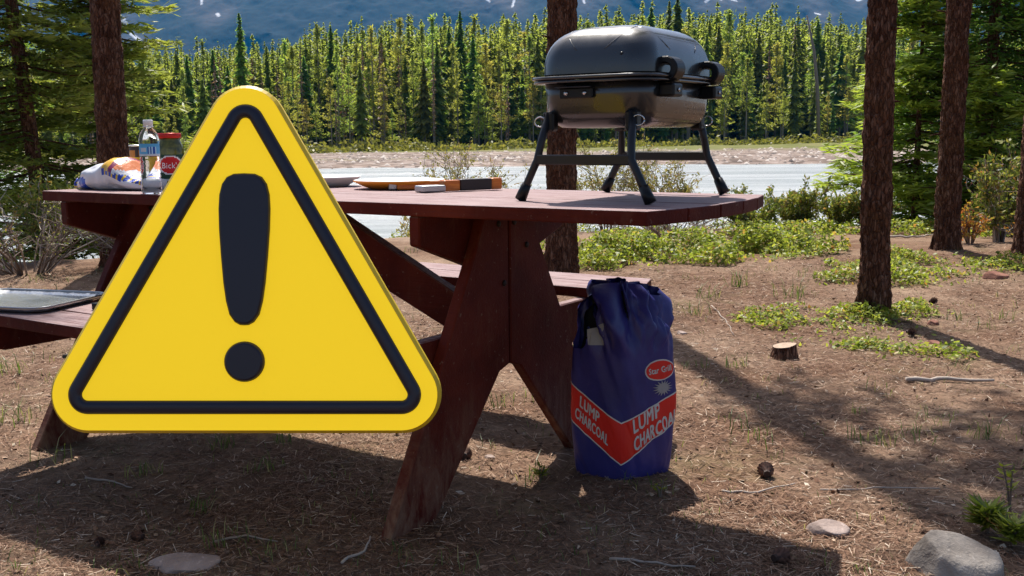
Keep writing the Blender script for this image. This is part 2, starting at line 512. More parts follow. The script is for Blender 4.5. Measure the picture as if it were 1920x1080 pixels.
pattr(gme, 'sand', sstep(yb - 0.7, yb + 0.6, YY + 0.8 * fbm(XX * 1.5, YY * 1.5, 3)))
pattr(gme, 'gravel', sstep(yb + 4, yb + 8, YY))
ed_ = np.maximum(70, 117 + 0.64 * XX) - YY
gw_ = np.clip(22 + 0.8 * XX, 3, 60)
gg = 1 - sstep(0.75 * gw_, 1.2 * gw_, ed_ + 14 * fbm(XX * 0.06, YY * 0.12, 3))
pattr(gme, 'grass', np.clip(gg + 0.8 * sstep(0.18, 0.4, fbm(XX * 0.12, YY * 0.25 + 40, 3)) * sstep(66, 74, YY), 0, 1))
ground = tag(link('ground', gme), kind='structure')

wx = np.linspace(-900, 900, 60); wy = np.geomspace(7.0, 78, 40)
WX, WY = np.meshgrid(wx, wy)
ii = np.arange(WX.size).reshape(WX.shape)
WF = np.stack([ii[:-1, :-1], ii[:-1, 1:], ii[1:, 1:], ii[1:, :-1]], -1).reshape(-1, 4)
river = tag(mobj('river', np.stack([WX, WY, np.full(WX.shape, WATER_Z)], -1).reshape(-1, 3), WF, M['water']), kind='structure')

# mountain: one long slope beyond the forest, snow lying in its gullies
mx_ = np.concatenate([np.linspace(-2600, -1500, 60, endpoint=False), np.linspace(-1500, 1500, 700), np.linspace(1500, 2600, 60)[1:]])
mv = np.linspace(0, 1, 180)
MX, MV = np.meshgrid(mx_, mv)
ridge = fbm(MX * 0.0022 + 3, MV * 1.2, 5)
gul = np.abs(fbm(MX * 0.008 + 2.2 * MV, MV * 3.1 + 7, 5))
MY = 2150 + 950 * MV + 160 * ridge + 70 * gul
MH = 18 + MV * (520 + 60 * fbm(MX * 0.0016 + 40, 0.5, 3)) + 7 * fbm(MX * 0.03, MV * 26, 5)
def slope_pt(px, py):
    """a place on the slope, from the direction it is seen in"""
    k = (254 - 0.0105 * (px - 960) - py) / FPX
    h = 2200 * k / (1 - 1.83 * k)
    return ((px - 960) / FPX * (2200 + 1.83 * h), h)
snow_lines = [(slope_pt(*p), slope_pt(*q)) for p, q in [((234, -4), (243, 22)), ((240, 40), (249, 44)), ((246, 44), (247, 76)), ((262, 42), (272, 56)), ((256, 48), (270, 62)), ((278, 72), (294, 84)), ((82, 2), (86, -8)), ((84, 34), (96, 48)), ((108, 50), (114, 52)),
              ((412, 0), (418, 24)), ((330, -2), (336, 6)), ((444, 40), (450, 46)), ((905, 0), (925, 15)), ((878, 6), (880, 10)), ((942, 2), (950, 8)), ((973, -2), (966, 26)), ((1092, 14), (1094, 20)), ((1122, 0), (1126, 4)),
              ((1304, 22), (1322, 8)), ((1322, 10), (1332, 18)), ((1352, 16), (1362, 18)), ((1398, 12), (1408, 14)), ((1484, -2), (1505, 8)), ((1505, 38), (1512, 40)), ((1600, 8), (1640, -6))]]
def seg_d(px, pz, a, b):
    ax, az = a; bx, bz = b
    dx, dz = bx - ax, bz - az
    t = np.clip(((px - ax) * dx + (pz - az) * dz) / (dx * dx + dz * dz + 1e-9), 0, 1)
    return np.hypot(px - ax - t * dx, pz - az - t * dz)
SN = np.zeros(MX.shape); RK = np.zeros(MX.shape)
for a, b in snow_lines:
    d = seg_d(MX, MH, a, b)
    SN = np.maximum(SN, 1 - d / 7.5)
    RK = np.maximum(RK, 0.75 * (1 - d / 55.0))
ii = np.arange(MX.size).reshape(MX.shape)
MF = np.stack([ii[:-1, :-1], ii[:-1, 1:], ii[1:, 1:], ii[1:, :-1]], -1).reshape(-1, 4)
mme = make_mesh('mountain', np.stack([MX, MY, MH], -1).reshape(-1, 3), MF, M['mountain'], True)
pattr(mme, 'snow', np.clip(SN, 0, 1)); pattr(mme, 'rock', np.clip(RK, 0, 1))
tag(link('mountain', mme), kind='structure')

# the air: even blue haze round everything
hm, ht_, ho = mat_new('valley_haze')
pv = ht_.new('VolumePrincipled')
pv.inputs['Color'].default_value = (0.02, 0.42, 1.0, 1)
pv.inputs['Density'].default_value = 0.00008
pv.inputs['Anisotropy'].default_value = 0.0
ht_.l.new(pv.outputs[0], ho.inputs['Volume'])
tag(prism('haze', [(-3400, -80, -4), (3400, -80, -4), (3400, 3900, -4), (-3400, 3900, -4)], (0, 0, 640), hm, None, 0), 'pale blue air over the river valley', 'haze', kind='stuff')

# ------------------------------------------------------------------ far forest
def far_spruce(h, rmax, c0, n, seed, clump=1.0):
    rg = np.random.default_rng(seed)
    t = rg.random(n) ** 0.85
    z = h * (c0 + (1 - c0) * t)
    prof = rmax * ((1 - t) ** 0.75) * (0.55 + 0.45 * np.minimum(1, t * 6)) + 0.10
    lay = 0.72 + 0.28 * np.sin(z * 5.2 + seed)
    r = prof * lay * (0.55 + 0.5 * rg.random(n))
    a = rg.random(n) * 2 * np.pi
    d = np.stack([np.cos(a), np.sin(a), np.zeros(n)], -1)
    tang = np.stack([-np.sin(a), np.cos(a), np.zeros(n)], -1)
    Pc = d * (r * 0.55)[:, None]; Pc[:, 2] = z - 0.10 * r
    A = d * (r * 0.5 + 0.06)[:, None]; A[:, 2] -= (0.28 * r)
    B = tang * (0.07 + 0.17 * prof * clump)[:, None] * (0.6 + 0.8 * rg.random(n))[:, None]
    B[:, 2] += 0.05 * rg.normal(size=n)
    V, F = cards(Pc, A, B)
    # outer tips are lighter
    rnd = np.clip(0.15 + 0.55 * rg.random(n) + 0.3 * (r / (prof + 0.05) - 0.6), 0, 1)
    return V, F, rnd

def far_pine(h, rmax, c0, n, seed):
    rg = np.random.default_rng(seed)
    k = 48
    tc = rg.random(k) ** 1.15
    cz = h * (c0 + (1 - c0) * tc); ca = rg.random(k) * 2 * np.pi
    cr = rmax * (1 - tc) ** 0.7 * (0.45 + 0.55 * rg.random(k))
    ci = rg.integers(0, k, n); q = rg.random(n) ** 0.7
    Pc = np.stack([np.cos(ca[ci]) * cr[ci] * q, np.sin(ca[ci]) * cr[ci] * q, cz[ci] + 0.15 * q], -1) + rg.normal(size=(n, 3)) * np.array([0.20, 0.20, 0.16])
    top = rg.random(n) < 0.10
    zt = rg.random(top.sum())
    Pc[top] = np.stack([rg.normal(size=top.sum()) * 0.11 * (1.2 - zt), rg.normal(size=top.sum()) * 0.11 * (1.2 - zt), h * (0.88 + 0.12 * zt)], -1)
    A = unit(rg.normal(size=(n, 3)) * 0.8 + np.stack([np.cos(ca[ci]), np.sin(ca[ci]), 0.5 + 0 * q], -1)) * (0.13 + 0.12 * rg.random(n))[:, None]
    B = unit(np.cross(A, rg.normal(size=(n, 3)))) * (0.045 + 0.05 * rg.random(n))[:, None]
    V, F = cards(Pc, A, B)
    return V, F, np.clip(0.15 + 0.6 * rg.random(n) + 0.25 * q, 0, 1)

def far_trunk(h, r, lean=0.0):
    zz = np.array([-0.3, 0.25, 0.6, 0.97]) * 1.0
    P = np.stack([lean * zz * h, 0 * zz, zz * h], -1)
    P[0, 2] = -0.3
    return tube_arr(P, r * np.array([1.15, 0.85, 0.55, 0.15]), 5)

protos = []
for i in range(5):
    h = 13.0
    V, F, r = far_spruce(h, 1.8 + 0.28 * i, 0.04 + 0.03 * i, 1100, 100 + i, 0.62)
    protos.append(('spruce', h, make_mesh('crown', V, F, M['far_green'], rnd=r), make_mesh('trunk', *far_trunk(h, 0.13), M['bark_far'])))
for i in range(5):
    h = 13.0
    V, F, r = far_pine(h, 2.0 + 0.22 * i, 0.12 + 0.07 * i, 1250, 200 + i)
    protos.append(('pine', h, make_mesh('crown', V, F, M['far_pine'], rnd=r), make_mesh('trunk', *far_trunk(h, 0.15), M['bark_far'])))
for i in range(2):
    h = 13.0
    V, F, r = far_spruce(h, 0.9, 0.15, 230, 300 + i, 0.45)
    protos.append(('dead', h, make_mesh('crown', V, F, M['far_dead'], rnd=r), make_mesh('trunk', *far_trunk(h, 0.14), M['bark_far'])))

def edge_y(x): return max(70.0, 117 + 0.64 * x)
def forest_h(x, y):
    px = 960 + FPX * x / y
    top = float(np.interp(px, [0, 240, 400, 520, 700, 900, 1100, 1300, 1500, 1650, 1920], [95, 100, 92, 78, 55, 50, 40, 26, 40, 60, 70]))
    return CAM_H + (254 - 0.0105 * (px - 960) - top) / FPX * y - gz(x, y)

FOREST_GROUP = 'conifers of the forest across the river'
KLABEL = {'spruce': ('spruce_tree', 'dense narrow green spruce standing in the forest across the river'),
          'pine': ('pine_tree', 'yellow-green pine with bare lower trunk in the forest across the river'),
          'dead': ('dead_tree', 'rust-brown dead conifer standing in the forest across the river')}
def plant_far(kind_i, x, y, h, name=None, label=None, group=FOREST_GROUP):
    k, ph, cme, tme = protos[kind_i]
    nm, lb = KLABEL[k]
    e = empty(name or nm, (x, y, gz(x, y)), R_.random() * 6.28, label or lb, 'tree', group if not label else None)
    s = h / ph
    e.scale = (s * R_.uniform(0.85, 1.15),) * 2 + (s,)
    link('crown', cme, e); link('trunk', tme, e)
    return e
nfar = 0
rows = [(0, 80), (4, 78), (8, 72), (12.5, 66)]
for dy, cnt in rows:
    for i in range(cnt):
        r_ = -0.50 + 1.02 * (i + R_.uniform(0.0, 1.0)) / cnt          # direction x / y
        y = (117 + dy + R_.uniform(-2, 2)) / (1 - 0.64 * r_)
        x = r_ * y
        u = R_.random()
        dk = math.exp(-((960 + FPX * r_ - 600) / 260) ** 2) * 0.13 + 0.04
        ki = R_.randrange(10, 12) if u < dk else (R_.randrange(0, 5) if u < 0.42 else R_.randrange(5, 10))
        lo_, hi_ = {0: (0.30, 0.72), 4: (0.45, 0.88), 8: (0.62, 1.0), 12.5: (0.74, 1.10)}[dy]
        hh = forest_h(x, y) * R_.uniform(lo_, hi_)
        plant_far(ki, x, y, hh); nfar += 1
plant_far(0, -25.2, 100.5, 13.0, label='tallest narrow spruce rising above the forest left of centre')
plant_far(2, 20.5, 131, 17.9, 'spruce_tree', 'tall dark spruce rising above the forest behind the grill')
# leaning bare snag at the right
sn = empty('dead_snag', (40.5, 141, gz(40.5, 141)), 0, 'bare grey dead trunk leaning left above the forest', 'tree')
tube('trunk', [(0.6, 0, -0.3), (0.2, 0, 7), (-0.4, 0, 12), (-1.5, 0, 16.6)], [0.26, 0.24, 0.2, 0.1], M['bark_far'], sn, 6)

# the wood behind, one mass
VV, FF, RR, nn = [], [], [], 0
VT, FT, nt = [], [], 0
sp = [far_spruce(13, 2.7 - 0.25 * i, 0.06, 320, 400 + i, 0.75) for i in range(4)]
for i in range(2500):
    r_ = R_.uniform(-0.52, 0.54); y = (131 + 45 * R_.random()) / (1 - 0.64 * r_); x = r_ * y
    V, F, r = sp[i % 4]
    s = forest_h(x, y) / 13 * R_.uniform(0.70, 1.0) * (1.0 if R_.random() < 0.85 else 1.1)
    a = R_.random() * 6.28; ca, sa = math.cos(a), math.sin(a)
    W = V @ np.array([[ca, sa, 0], [-sa, ca, 0], [0, 0, 1]]) * s + np.array([x, y, gz(x, y)])
    VV.append(W); FF.append(F + nn); nn += len(W); RR.append(np.clip(r + R_.uniform(-0.2, 0.25), 0, 1))
    T, TF = far_trunk(13 * s, 0.15)
    VT.append(T + np.array([x, y, gz(x, y)])); FT += [tuple(q + nt for q in f) for f in TF]; nt += len(T)
tag(mobj('forest_background', np.concatenate(VV), np.concatenate(FF), M['far_mass'], rnd=np.concatenate(RR)), 'mass of green conifer tops deeper in the forest', 'forest', kind='stuff')
tag(mobj('forest_trunks', np.concatenate(VT), FT, M['bark_far']), 'grey trunks deeper in the far forest', 'forest', kind='stuff')
# low brush along the far forest edge
n = 9000
br_ = N_.uniform(-0.5, 0.53, n); by = (108 + 10 * N_.random(n) ** 1.5) / (1 - 0.64 * br_); bx = br_ * by
Pc = np.stack([bx, by, ground_z(bx, by) + 0.9 * N_.random(n) ** 1.6 * (0.4 + np.clip(fbm(bx * 0.3, by * 0.3, 2) + 0.5, 0, 1))], -1)
A = rand_dirs(n) * 0.28; B = unit(np.cross(A, rand_dirs(n))) * 0.12
tag(mobj('far_brush', *cards(Pc, A, B), M['willow'], rnd=N_.random(n) * 0.6), 'low yellow-green brush along the far forest edge', 'brush', kind='stuff')

# ------------------------------------------------------------------ near trees
def bark_trunk(name, pts, radii, parent, seed, n=56, step=0.018, amp=0.020):
    pts = np.asarray(pts, float)
    L = np.concatenate([[0], np.cumsum(np.linalg.norm(np.diff(pts, axis=0), axis=1))])
    near = np.arange(0, min(L[-1], 3.2), step)
    far = np.arange(3.2, L[-1], 0.5) if L[-1] > 3.2 else np.array([])
    s = np.concatenate([near, far, [L[-1]]])
    Pq = np.stack([np.interp(s, L, pts[:, k]) for k in range(3)], -1)
    rq = np.interp(s, L, radii)
    a = np.arange(n) * 2 * np.pi / n
    AA, SS = np.meshgrid(a, s)
    plate = 0.6 * fbm(AA * 3.5 + seed, SS * 6 + seed, 3) + 0.9 * np.abs(fbm(AA * 6 + 30 + seed, SS * 20, 2)) + 0.35 * vnoise(AA * 9 + seed, SS * 33)
    rr = rq[:, None] * (1 + 0.05 * vnoise(AA * 1.1 + seed, SS * 1.3)) + amp * plate * 1.3
    # root flare with ribs
    fl = np.exp(-SS / 0.16)
    rr = rr + rq[:, None] * fl * (0.20 + 0.28 * np.cos(AA * 4 + seed) ** 2)
    V = np.stack([Pq[:, 0:1] + rr * np.cos(AA), Pq[:, 1:2] + rr * np.sin(AA), np.repeat(Pq[:, 2:3], n, 1)], -1).reshape(-1, 3)
    m = len(s)
    id_ = np.arange(m * n).reshape(m, n)
    nxt = np.roll(id_, -1, axis=1)
    F = np.stack([id_[:-1], nxt[:-1], nxt[1:], id_[1:]], -1).reshape(-1, 4)
    return mobj(name, V, F, M['bark'], parent, True)

def pine_crown_arr(h0, h1, rmax, n, seed, k=46):
    rg = np.random.default_rng(seed)
    V = []; F = []; c = 0
    t = rg.random(k); z = h0 + (h1 - h0) * t; a = rg.random(k) * 6.283
    r = rmax * (1 - 0.75 * t) * (0.5 + 0.5 * rg.random(k))
    ci = rg.integers(0, k, n); s = rg.random(n) ** 0.6
    Pc = np.stack([np.cos(a[ci]) * r[ci] * s, np.sin(a[ci]) * r[ci] * s, z[ci] + 0.25 * r[ci] * s ** 2 - 0.1], -1) + rg.normal(size=(n, 3)) * 0.10
    A = unit(np.stack([np.cos(a[ci]), np.sin(a[ci]), 0.4 + 0 * s], -1) + 0.7 * rg.normal(size=(n, 3))) * 0.09
    B = unit(np.cross(A, rg.normal(size=(n, 3)))) * 0.03
    V, F = cards(Pc, A, B)
    limbs = MB()
    for i in range(k):
        d = np.array([math.cos(a[i]), math.sin(a[i]), 0])
        limbs.tube([np.array([0, 0, z[i] - 0.15]), d * r[i] * 0.5 + np.array([0, 0, z[i] - 0.08]), d * r[i] + np.array([0, 0, z[i] + 0.1 * r[i]])], [0.022, 0.014, 0.005], 4)
    return V, F, rg.random(n), limbs

pcV, pcF, pcR, pcL = pine_crown_arr(9.3, 16.0, 1.25, 9000, 5)
pine_crown_me = make_mesh('crown', pcV, pcF, M['spruce'], rnd=pcR)
pine_limb_me = make_mesh('limb', np.concatenate(pcL.V), pcL.F, M['bark'])
def pine(label, base, lean, dia, h=16.0, seed=1, crown=True):
    x, y = base
    e = empty('pine_tree', (x, y, gz(x, y) - 0.03), 0, label, 'tree')
    lx, ly = lean
    zz = np.array([0, 1.2, 2.5, 5, 9, h])
    pts = np.stack([lx * zz, ly * zz, zz], -1)
    bark_trunk('trunk', pts, dia / 2 * np.array([1.0, 0.95, 0.90, 0.78, 0.55, 0.08]), e, seed)
    rs = random.Random(seed * 13)
    for k in range(9):
        zz_ = 0.5 + 2.1 * (k + rs.random()) / 9; a = rs.uniform(0, 6.28); L_ = rs.uniform(0.02, 0.09)
        r0 = dia * 0.46; d0 = np.array([math.cos(a), math.sin(a), rs.uniform(-0.3, 0.3)])
        o0 = np.array([lx * zz_, ly * zz_, zz_])
        tube('branch_stub', [o0 + d0 * r0 * 0.8, o0 + d0 * (r0 + L_ * 0.5), o0 + d0 * (r0 + L_)], [0.011, 0.007, 0.003], M['bark'], e, 6)
    if crown:
        for me, nm in ((pine_crown_me, 'crown'), (pine_limb_me, 'limbs')):
            c = link(nm, me, e); c.rotation_euler = (0, 0, seed * 1.7)
            c.location = (lx * 11.5, ly * 11.5, 0)
    return e
tA = pine('thick pine trunk leaning left behind the water bottle', (-3.24, 8.6), (0.008, 0.0), 0.235, seed=1)
tC = pine('reddish pine trunk standing right behind the grill', (0.36, 7.56), (0.004, 0), 0.205, seed=2)
tD = pine('nearest pine trunk at the right with green ground cover round its foot', (2.04, 5.84), (-0.012, 0), 0.148, seed=3)
tE = pine('slim dark pine trunk in front of the green spruces', (3.46, 8.31), (0.003, 0), 0.172, seed=4)
tF = pine('pine trunk cut off by the right picture edge', (3.92, 7.9), (0.01, 0), 0.19, seed=5)
# sparse low limbs of the middle pine, above the frame, that dapple the ground at the right
rg = np.random.default_rng(77)
lm = MB(); Ps = []; As = []
for (z, a, L) in [(6.6, 0.3, 1.1), (7.0, -0.25, 1.5), (7.3, 0.5, 1.3), (7.6, 0.0, 1.7), (7.9, 0.3, 1.3), (7.3, -0.6, 1.1), (6.4, 1.3, 0.6), (6.6, -0.9, 0.9)]:
    d = np.array([math.cos(a), math.sin(a), 0.0])
    pts = [np.array([0, 0, z]) + d * L * s + np.array([0, 0, -0.15 * s * s]) for s in (0, 0.35, 0.7, 1.0)]
    lm.tube(pts, [0.03, 0.022, 0.013, 0.005], 5)
    m = 150
    s = 0.35 + 0.7 * rg.random(m)
    Ps.append(np.array([0, 0, z]) + d * (L * s)[:, None] + rg.normal(size=(m, 3)) * np.array([0.16, 0.22, 0.08]))
    As.append(unit(d + rg.normal(size=(m, 3)) * 0.7) * 0.085)
lm.build('limb', M['bark'], tC, True)
Pc = np.concatenate(Ps); A = np.concatenate(As); B = unit(np.cross(A, rg.normal(size=A.shape))) * 0.03
V, F = cards(Pc, A, B)
mobj('foliage', V, F, M['spruce'], tC, rnd=rg.random(len(Pc)))

def spruce(label, base, H, Rm, h0, nb, mat, lean=(0, 0), dia=0.12, seed=1, per=110, trunk_bare=0.0, size=1.0, name='spruce_tree'):
    rg = np.random.default_rng(seed)
    x, y = base
    e = empty(name, (x, y, gz(x, y) - 0.03), 0, label, 'tree')
    zz = np.linspace(0, H, 7)
    tr = MB()
    tr.tube(np.stack([lean[0] * zz, lean[1] * zz, zz], -1), dia / 2 * np.linspace(1, 0.08, 7), 10)
    tr.build('trunk', M['bark'], e, True)
    br = MB(); Ps = []; As = []; Bs = []; Rn = []
    for i in range(nb):
        t = rg.random() ** 0.9
        z = h0 + (H - h0) * t
        L = Rm * (1 - t) ** 0.8 * rg.uniform(0.6, 1.1) + 0.12
        a = rg.random() * 6.283
        d = np.array([math.cos(a), math.sin(a), 0.0]); tg = np.array([-d[1], d[0], 0])
        o = np.array([lean[0] * z, lean[1] * z, z])
        def pt(s): return o + d * L * s + np.array([0, 0, 1]) * L * (-0.34 * s + 0.26 * s * s)
        br.tube([pt(0), pt(0.5), pt(1)], [0.012, 0.008, 0.003], 4, cap=False)
        m = max(12, int(per * L / Rm))
        s = rg.random(m) ** 0.65
        side = rg.normal(size=m) * 0.24 * L * (1 - 0.55 * s)
        P = np.stack([pt(q) for q in s]) + tg * side[:, None]
        P[:, 2] += rg.normal(size=m) * 0.025 - 0.10 * np.abs(side)
        ax = d * 0.9 + tg * np.sign(side)[:, None] * (0.4 + 0.8 * rg.random(m))[:, None] + rg.normal(size=(m, 3)) * 0.3
        Ps.append(P); As.append(unit(ax) * (0.05 + 0.045 * rg.random(m))[:, None] * size)
        Bs.append(unit(np.cross(As[-1], rg.normal(size=(m, 3)) * 0.5 + np.array([0, 0, 1.0]))) * (0.011 + 0.009 * rg.random(m))[:, None] * size)
        Rn.append(np.clip(0.1 + 0.5 * s + 0.35 * rg.random(m), 0, 1))
    br.build('branches', M['bark'], e)
    V, F = cards(np.concatenate(Ps), np.concatenate(As), np.concatenate(Bs))
    mobj('crown', V, F, mat, e, rnd=np.concatenate(Rn))
    return e
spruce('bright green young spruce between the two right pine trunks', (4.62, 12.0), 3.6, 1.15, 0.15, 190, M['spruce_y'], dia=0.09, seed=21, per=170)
spruce('tall dark green spruce at the right edge', (5.55, 12.3), 9.0, 1.55, 0.35, 330, M['spruce'], dia=0.17, seed=22, per=190)
spruce('second dark spruce farther back at the right edge', (6.6, 13.6), 8.0, 1.6, 0.5, 240, M['spruce'], dia=0.17, seed=23, per=160)
spruce('small yellow-green spruce low beside the rightmost trunk', (4.95, 10.9), 1.7, 0.75, 0.1, 90, M['spruce_y'], dia=0.05, seed=24, per=130)
spruce('olive spruce with reddish trunk behind the bread bag', (-4.95, 11.3), 9.5, 1.25, 0.95, 330, M['spruce_o'], lean=(-0.07, 0), dia=0.2, seed=25, per=170)
spruce('slimmer spruce beside the thick leaning trunk at the left', (-4.75, 12.6), 8.5, 1.0, 0.9, 300, M['spruce_o'], dia=0.12, seed=26, per=160)
spruce('spruce cut off by the left picture edge', (-6.3, 12.4), 8.0, 1.35, 0.9, 180, M['spruce'], dia=0.16, seed=27, per=120)
spruce('light green sapling just right of the thick leaning trunk', (-5.55, 15.5), 2.3, 0.65, 0.3, 70, M['lime'], dia=0.04, seed=28, per=90, name='sapling', size=1.3)

# ------------------------------------------------------------------ shrubs
def shrub(label, base, ns, H, spread, mat, leaves, lsize, seed, name='willow_shrub', twig_r=0.005, lean=0.0, sub=4, group=None):
    rg = np.random.default_rng(seed)
    x, y = base
    e = empty(name, (x, y, gz(x, y)), 0, label, 'shrub', group)
    st = MB(); Ps = []; As = []
    for i in range(ns):
        a = rg.random() * 6.283; rr = spread * rg.random() ** 0.6
        h = H * rg.uniform(0.55, 1.0)
        d = np.array([math.cos(a), math.sin(a), 0])
        def pt(s): return d * (0.12 * spread + rr * s ** 1.3) + np.array([lean * h * s, 0, h * s * (1 - 0.12 * s * rr / max(spread, 0.01))])
        sp_ = [pt(s) + rg.normal(size=3) * 0.012 * H for s in (0, 0.3, 0.6, 1.0)]
        sp_[0][2] = -0.02
        st.tube(sp_, np.array([1.4, 1.0, 0.7, 0.35]) * twig_r, 4, rnd=rg.random(), cap=False)
        for j in range(sub):
            s0 = rg.uniform(0.25, 1.0); q = pt(s0)
            dd = unit(d * rg.uniform(0.0, 1) + rg.normal(size=3) * 0.7 + np.array([0, 0, 0.6])) * H * rg.uniform(0.12, 0.32)
            st.tube([q, q + dd * 0.5 + rg.normal(size=3) * 0.01, q + dd], np.array([0.7, 0.5, 0.3]) * twig_r, 3, rnd=rg.random(), cap=False)
            m = leaves
            s = rg.random(m)
            Ps.append(q + dd * s[:, None] + rg.normal(size=(m, 3)) * lsize * 0.7)
            As.append(unit(dd + rg.normal(size=(m, 3)) * H * 0.15) * lsize * (0.5 + 0.6 * rg.random(m))[:, None])
    st.build('stems', M['twig'], e)
    if leaves:
        Pc = np.concatenate(Ps); A = np.concatenate(As)
        B = unit(np.cross(A, rg.normal(size=A.shape))) * (np.linalg.norm(A, axis=1) * 0.42)[:, None]
        V, F = cards(Pc, A, B)
        mobj('leaves', V, F, mat, e, rnd=rg.random(len(Pc)))
    return e
WG = 'willow shrubs along the near river bank'
for i, (x, y, ns, h, sp_, lb) in enumerate([
        (-0.55, 11.6, 16, 1.25, 0.42, 'tallest yellow-green willow shrub behind the serving tools'),
        (0.02, 11.9, 14, 0.95, 0.42, 'willow shrub just left of the grill'),
        (-1.25, 11.7, 7, 0.75, 0.3, 'thin sparse willow shrub behind the white plates'),
        (1.05, 11.6, 15, 1.0, 0.45, 'willow shrub seen between the grill legs'),
        (1.65, 11.7, 16, 0.95, 0.5, 'willow shrub behind the right grill legs'),
        (2.0, 11.2, 8, 0.55, 0.3, 'low willow shrub right of the grill legs'),
        (0.55, 12.2, 10, 0.85, 0.35, 'willow shrub beside the reddish trunk')]):
    shrub(lb, (x, y), ns, h, sp_, M['willow'], 12, 0.022, 500 + i, sub=16)
for i, (x, y, ns, h, sp_, lb) in enumerate([
        (2.45, 10.6, 26, 0.42, 0.42, 'bushy green juniper at the end of the table'),
        (2.95, 10.9, 22, 0.50, 0.32, 'tallest juniper right of the table end'),
        (3.4, 11.0, 16, 0.38, 0.26, 'juniper against the water, left of the near right trunk'),
        (3.75, 10.9, 12, 0.38, 0.28, 'juniper partly hidden by the near right trunk')]):
    shrub(lb, (x, y), ns, h, sp_, M['juniper'], 26, 0.026, 520 + i, 'juniper_shrub', sub=8)
shrub('dry grey bush with tangled bare twigs at the left', (-3.75, 8.1), 40, 0.62, 0.9, M['juniper'], 2, 0.016, 541, 'dry_bush', 0.0065, sub=9)
shrub('tangled twigs of a second dry bush behind the bench', (-3.0, 8.5), 34, 0.6, 0.8, M['juniper'], 2, 0.016, 542, 'dry_bush', 0.006, sub=8)
shrub('green juniper tuft growing through the dry twigs', (-4.0, 9.0), 22, 0.72, 0.28, M['juniper'], 22, 0.024, 543, 'juniper_shrub', sub=7)
shrub('orange-leaved small shrub at the foot of the slim trunk', (3.78, 8.6), 14, 0.36, 0.16, M['russet'], 9, 0.02, 544, 'russet_shrub', sub=5)
shrub('small pine seedling with orange tips by the right edge', (4.25, 9.1), 26, 0.8, 0.26, M['juniper'], 20, 0.026, 545, 'pine_seedling', sub=6)
shrub('pale dead twiggy brush under the dark spruce', (4.75, 9.9), 30, 0.85, 0.5, M['russet'], 1, 0.014, 546, 'dead_brush', 0.006, sub=7)
shrub('grey brushwood heap behind the end of the table', (1.55, 10.2), 26, 0.28, 0.8, M['juniper'], 1, 0.014, 547, 'brushwood', 0.007, sub=6)
shrub('low russet twigs beside the green patch at the right', (4.05, 8.0), 18, 0.3, 0.3, M['russet'], 2, 0.014, 548, 'russet_shrub', 0.004, sub=5)

# ground cover and grass: leafy mats nobody could count
def cover(label, ellipses, dens, seed, mat='cover', lsize=0.013, hmax=0.09):
    rg = np.random.default_rng(seed)
    X = []; Y = []; Hh = []
    for (cx, cy, rx, ry) in ellipses:
        m = int(dens * rx * ry * 3.14)
        a = rg.random(m) * 6.283; r = np.sqrt(rg.random(m))
        x = cx + rx * r * np.cos(a); y = cy + ry * r * np.sin(a)
        k = 1.25 * fbm(x * 3.1 + seed, y * 3.1, 4) + 0.40 - 0.55 * r ** 2
        keep = (k > rg.random(m) * 0.45) | (rg.random(m) < 0.025)
        X.append(x[keep]); Y.append(y[keep]); Hh.append(hmax * np.clip(k[keep] * 1.8, 0.15, 1.25))
    x = np.concatenate(X); y = np.concatenate(Y); hh = np.concatenate(Hh)
    n = len(x)
    P = np.stack([x, y, ground_z(x, y) + 0.005 + hh * rg.random(n) ** 0.7], -1)
    A = unit(rg.normal(size=(n, 3)) * np.array([1, 1, 0.55]) + np.array([0, 0, 0.35])) * lsize * (0.6 + 0.8 * rg.random(n))[:, None]
    B = unit(np.cross(A, rg.normal(size=(n, 3)) * 0.4 + np.array([0, 0, 1]))) * (np.linalg.norm(A, axis=1) * 0.55)[:, None]
    V, F = cards(P, A, B)
    return tag(mobj('ground_cover', V, F, M[mat], rnd=rg.random(n)), label, 'ground cover', kind='stuff')
cover('green leafy mat spreading behind the far bench', [(1.45, 8.7, 1.35, 0.75), (0.75, 8.3, 0.55, 0.5), (2.2, 9.1, 0.6, 0.4)], 5600, 31, lsize=0.019, hmax=0.17)
cover('green leafy mat round the foot of the nearest trunk', [(1.72, 5.65, 0.55, 0.42), (1.75, 5.15, 0.42, 0.45), (1.88, 4.85, 0.30, 0.32), (2.2, 5.9, 0.3, 0.25)], 9000, 32, lsize=0.013, hmax=0.075)
cover('green leafy mat in front of the slim dark trunk', [(3.0, 7.5, 0.75, 0.55), (2.5, 6.9, 0.5, 0.3)], 5200, 33, lsize=0.015, hmax=0.08)
cover('green strip of plants along the river bank', [(3.2, 10.4, 2.2, 0.5), (0.4, 11.2, 2.4, 0.4), (5.2, 10.2, 1.2, 0.8)], 2600, 34, lsize=0.02, hmax=0.12)

